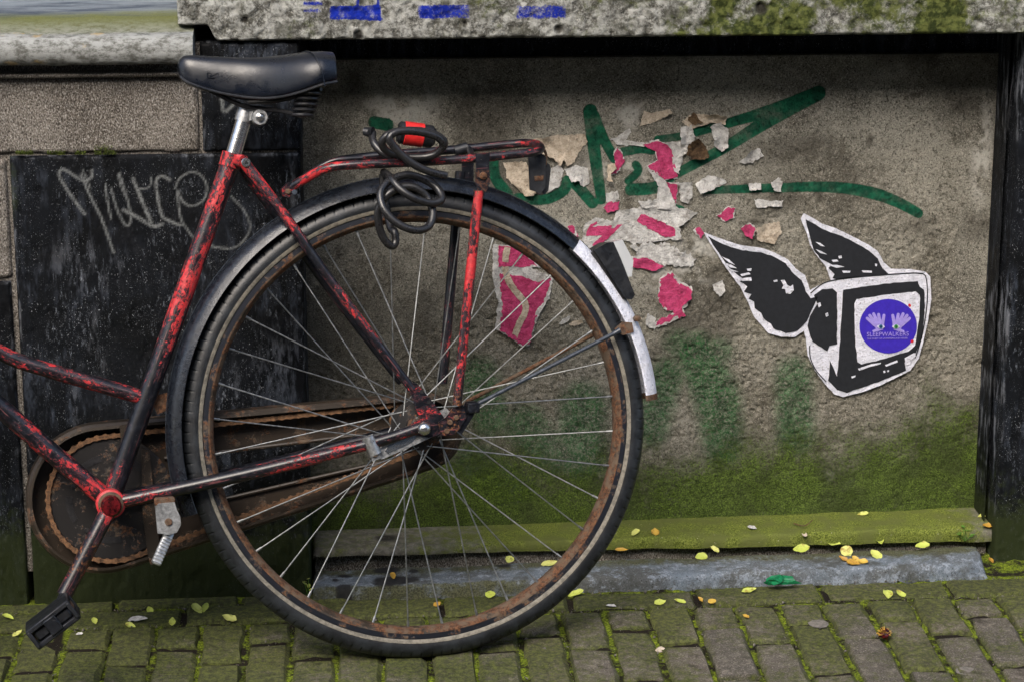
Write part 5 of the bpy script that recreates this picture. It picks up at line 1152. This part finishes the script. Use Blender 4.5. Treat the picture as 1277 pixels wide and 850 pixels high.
for x, y in ((1052, 699), (1060, 702), (1068, 700), (1076, 702), (1064, 704)): leaf(x, y, ZK + .002, random.uniform(.016, .024), 'leafb', *l2)
leaf(490, 720, ZK, .02, 'leafb', 'single brown leaf on the dark spot of the kerb slab', None); leaf(775, 687, ZK + .006, .022, 'leafb', 'yellow-brown leaf in the crevice between ledge and kerb slab', None)
leaf(792, 666, ZL - .01, .026, 'leafy', 'yellow leaf on the mossy ledge right beside the tyre', None); leaf(817, 665, ZL - .01, .02, 'leafb', 'small brown leaf on the mossy ledge near the tyre', None)
leaf(1076, 642, ZL - .008, .02, 'leafy', 'yellow-green leaf at the back of the mossy ledge', None); leaf(1003, 668, ZL - .012, .018, 'paperb', 'pale flake on the front edge of the mossy ledge', None, name='paper_flake', cat='litter'); leaf(938, 660, ZL - .01, .018, 'paperw', 'white paper flake on the mossy ledge', None, name='paper_flake', cat='litter')
l3 = ('yellow-green leaf on the bricks in front of the kerb slab', 'yellow-green leaves on the bricks by the kerb')
for x, y in ((611, 744), (718, 742), (823, 753), (848, 751), (857, 733), (878, 731), (1002, 727), (1107, 743), (1123, 742), (934, 738)): leaf(x, y, .006, random.uniform(.02, .03), 'leafy', *l3)
l4 = ('yellow-green leaf on the mossy bricks under the black slate', 'yellow-green leaves on the mossy bricks')
for x, y in ((187, 762), (246, 761), (256, 760), (286, 773), (163, 782), (215, 777), (22, 792), (10, 771), (118, 776), (70, 768)): leaf(x, y, .003, random.uniform(.018, .028), 'leafy', *l4)
l5 = ('brown leaf fragment along the front of the kerb slab', 'brown leaf fragments by the kerb')
for x, y in ((745, 737), (785, 735), (793, 733), (875, 750), (888, 751), (545, 755), (930, 770)): leaf(x, y, .006, random.uniform(.014, .02), 'leafb', *l5)
leaf(1255, 695, .006, .024, 'leafy', 'yellow leaf at the foot of the right pillar', None); leaf(1236, 700, .008, .02, 'leafb', 'orange brown leaf at the right end of the kerb slab', None)
leaf(1226, 645, ZL, .024, 'leafy', 'yellow leaf stuck in the right corner of the ledge', None); leaf(1231, 658, ZL - .01, .02, 'leafb', 'brown leaf in the right corner of the ledge', None)
def lump(name, p, size, mat, label, cat, seed=1, rough_=.16):
    r = np.random.default_rng(seed); import bmesh as _b
    bm = _b.new(); _b.ops.create_icosphere(bm, subdivisions=2, radius=1)
    for v in bm.verts: k = 1 + r.normal(0, rough_); v.co = Vector((v.co.x * size[0] * k, v.co.y * size[1] * k, v.co.z * size[2] * k))
    me = bpy.data.meshes.new(name); bm.to_mesh(me); bm.free(); me.materials.append(mat); o = bpy.data.objects.new(name, me); COL.objects.link(o); o.location = p
    return tag(o, label, cat)
lump('green_plastic_scrap', on_g(972, 723, .018), (.024, .007, .0065), M['greenp'], 'crumpled green plastic scrap at the front edge of the kerb slab', 'litter', 4, .38)
sp = lump('seed_pod', on_g(1103, 790, .01), (.009, .009, .009), M['dred'], 'dark prickly seed pod lying on the bricks', 'seed pod', 5)
f = mb(); c = np.array(sp.location)
for i in range(34):
    a = rng.normal(0, 1, 3); a[2] = abs(a[2]); a /= np.linalg.norm(a); f.sweep2([c + a * .006, c + a * .0125], [.0014, .0003], 5)
f.v = [tuple(np.array(q) - c) for q in f.v]; o = mesh_obj('spines', f.v, f.f, M['leafb'], sp)
leaf(172, 774, .004, .032, 'paperw', 'crumpled white paper bit on the mossy bricks left of the wheel', None, name='paper_scrap', cat='litter'); leaf(99, 792, .004, .012, 'paperw', 'tiny white crumb on the bricks right of the pedal', None, name='paper_crumb', cat='litter'); leaf(823, 812, .005, .02, 'paperb', 'beige chip in a brick joint right of the tyre', None, name='wood_chip', cat='litter'); leaf(762, 757, .006, .018, 'paperw', 'white feathery shred on the bricks right of the tyre', None, name='paper_shred', cat='litter')
for i, (x, y) in enumerate(((1021, 777), (1205, 836))):
    p = on_g(x, y, .0008); o = lump('chewing_gum', p, (.0165, .0175, .0008), M['gum'], ('flattened grey gum spot on a brick near the kerb slab', 'flattened grey gum spot on a brick at the lower right')[i], 'gum', 8 + i, .03)
def twig(): f = mb(); f.sweep(list(spl([on_g(990, 652, ZL - .008), on_g(1003, 655, ZL - .005), on_g(1013, 648, ZL - .006)], 16)), .0009, 6); c = np.array(f.v[0]); o = mesh_obj('twig', np.array(f.v) - c, f.f, M['rustpart']); o.location = c; tag(o, 'thin dark twig on the mossy ledge', 'twig')
twig()
wd = empty('weed', on_g(1203, 674, .024), 'tiny green weed sprouting between ledge and kerb slab', 'weed'); wo = np.array(wd['_o'])
for k in range(7):
    a = 2 * pi * k / 7; t = np.array([cos(a) * .012, sin(a) * .01 - .004, .012 + .006 * (k % 3)])
    f = mb(); f.sweep2([wo, wo + t], [.0005, .0005], 5); st = f.build('stem', M['weed'], wd)
    V, F = leaf_mesh(0, 40 + k); V = np.array(V) * .009; V = V @ np.array([[cos(a), sin(a), .2], [-sin(a), cos(a), 0], [0, 0, 1]]) + t; mesh_obj('leaf', V, F, M['weed'], wd)
wd2 = empty('weed', on_g(384, 742, .0), 'small yellowish weed at the left end of the kerb slab', 'weed'); wo = np.array(wd2['_o'])
for k in range(5):
    a = 2 * pi * k / 5; t = np.array([cos(a) * .006, sin(a) * .004 - .004, .012 + .005 * k])
    f = mb(); f.sweep2([wo, wo + t], [.0005, .0005], 5); f.build('stem', M['weed'], wd2)
    V, F = leaf_mesh(0, 60 + k); V = np.array(V) * .009 @ np.array([[cos(a), sin(a), .4], [-sin(a), cos(a), .2], [0, 0, 1]]) + t; mesh_obj('leaf', V, F, M['leafy'], wd2)
ORD = 'first second third fourth fifth sixth seventh eighth ninth tenth eleventh twelfth'.split()
for (lb, g), short in ((l1, 'yellow-green fallen leaf on the blue grey kerb slab'), (l2, 'brownish leaf in the little heap on the kerb slab'), (l3, 'yellow-green leaf on the bricks before the kerb slab'), (l4, 'yellow-green leaf on the mossy bricks under the black slate'), (l5, 'brown leaf fragment before the kerb slab')):
    for i, o in enumerate(sorted([o for o in bpy.data.objects if o.get('group') == g], key=lambda o: o.location.x)): o['label'] = short + ', ' + ORD[i] + ' from left'
for o, t in zip([o for o in bpy.data.objects if o.name.startswith('red_dot')], ('upper', 'lower')): o['label'] = t + ' tiny red dot at the right edge of the violet sticker'
# grit caught in the joints and along the kerb
V = []; F = []
for i in range(900):
    q_ = random.random()
    if q_ < .45: x = random.uniform(-.6, 1.1); y = random.choice((YK - .002, Y1)) + random.gauss(0, .004)
    elif q_ < .8: x = random.choice(cols) + random.gauss(0, .004); y = Y1 - random.random() * .4
    else: x = random.uniform(-.6, 1.1); y = random.uniform(3.2, 3.66)
    s = random.uniform(.0006, .0022); p = np.array([x, y, gz(x) + (-.003 if q_ < .8 else .001)]); k = len(V)
    V += [p + rng.normal(0, s, 3) for _ in range(4)]; F += [[k, k + 1, k + 2], [k, k + 1, k + 3], [k, k + 2, k + 3], [k + 1, k + 2, k + 3]]
tag(mesh_obj('grit', V, F, M['gum'], None, None, 0), 'pale grit scattered over the brick pavement', 'grit', None, 'stuff')
for o in bpy.data.objects:
    if '_o' in o: del o['_o']
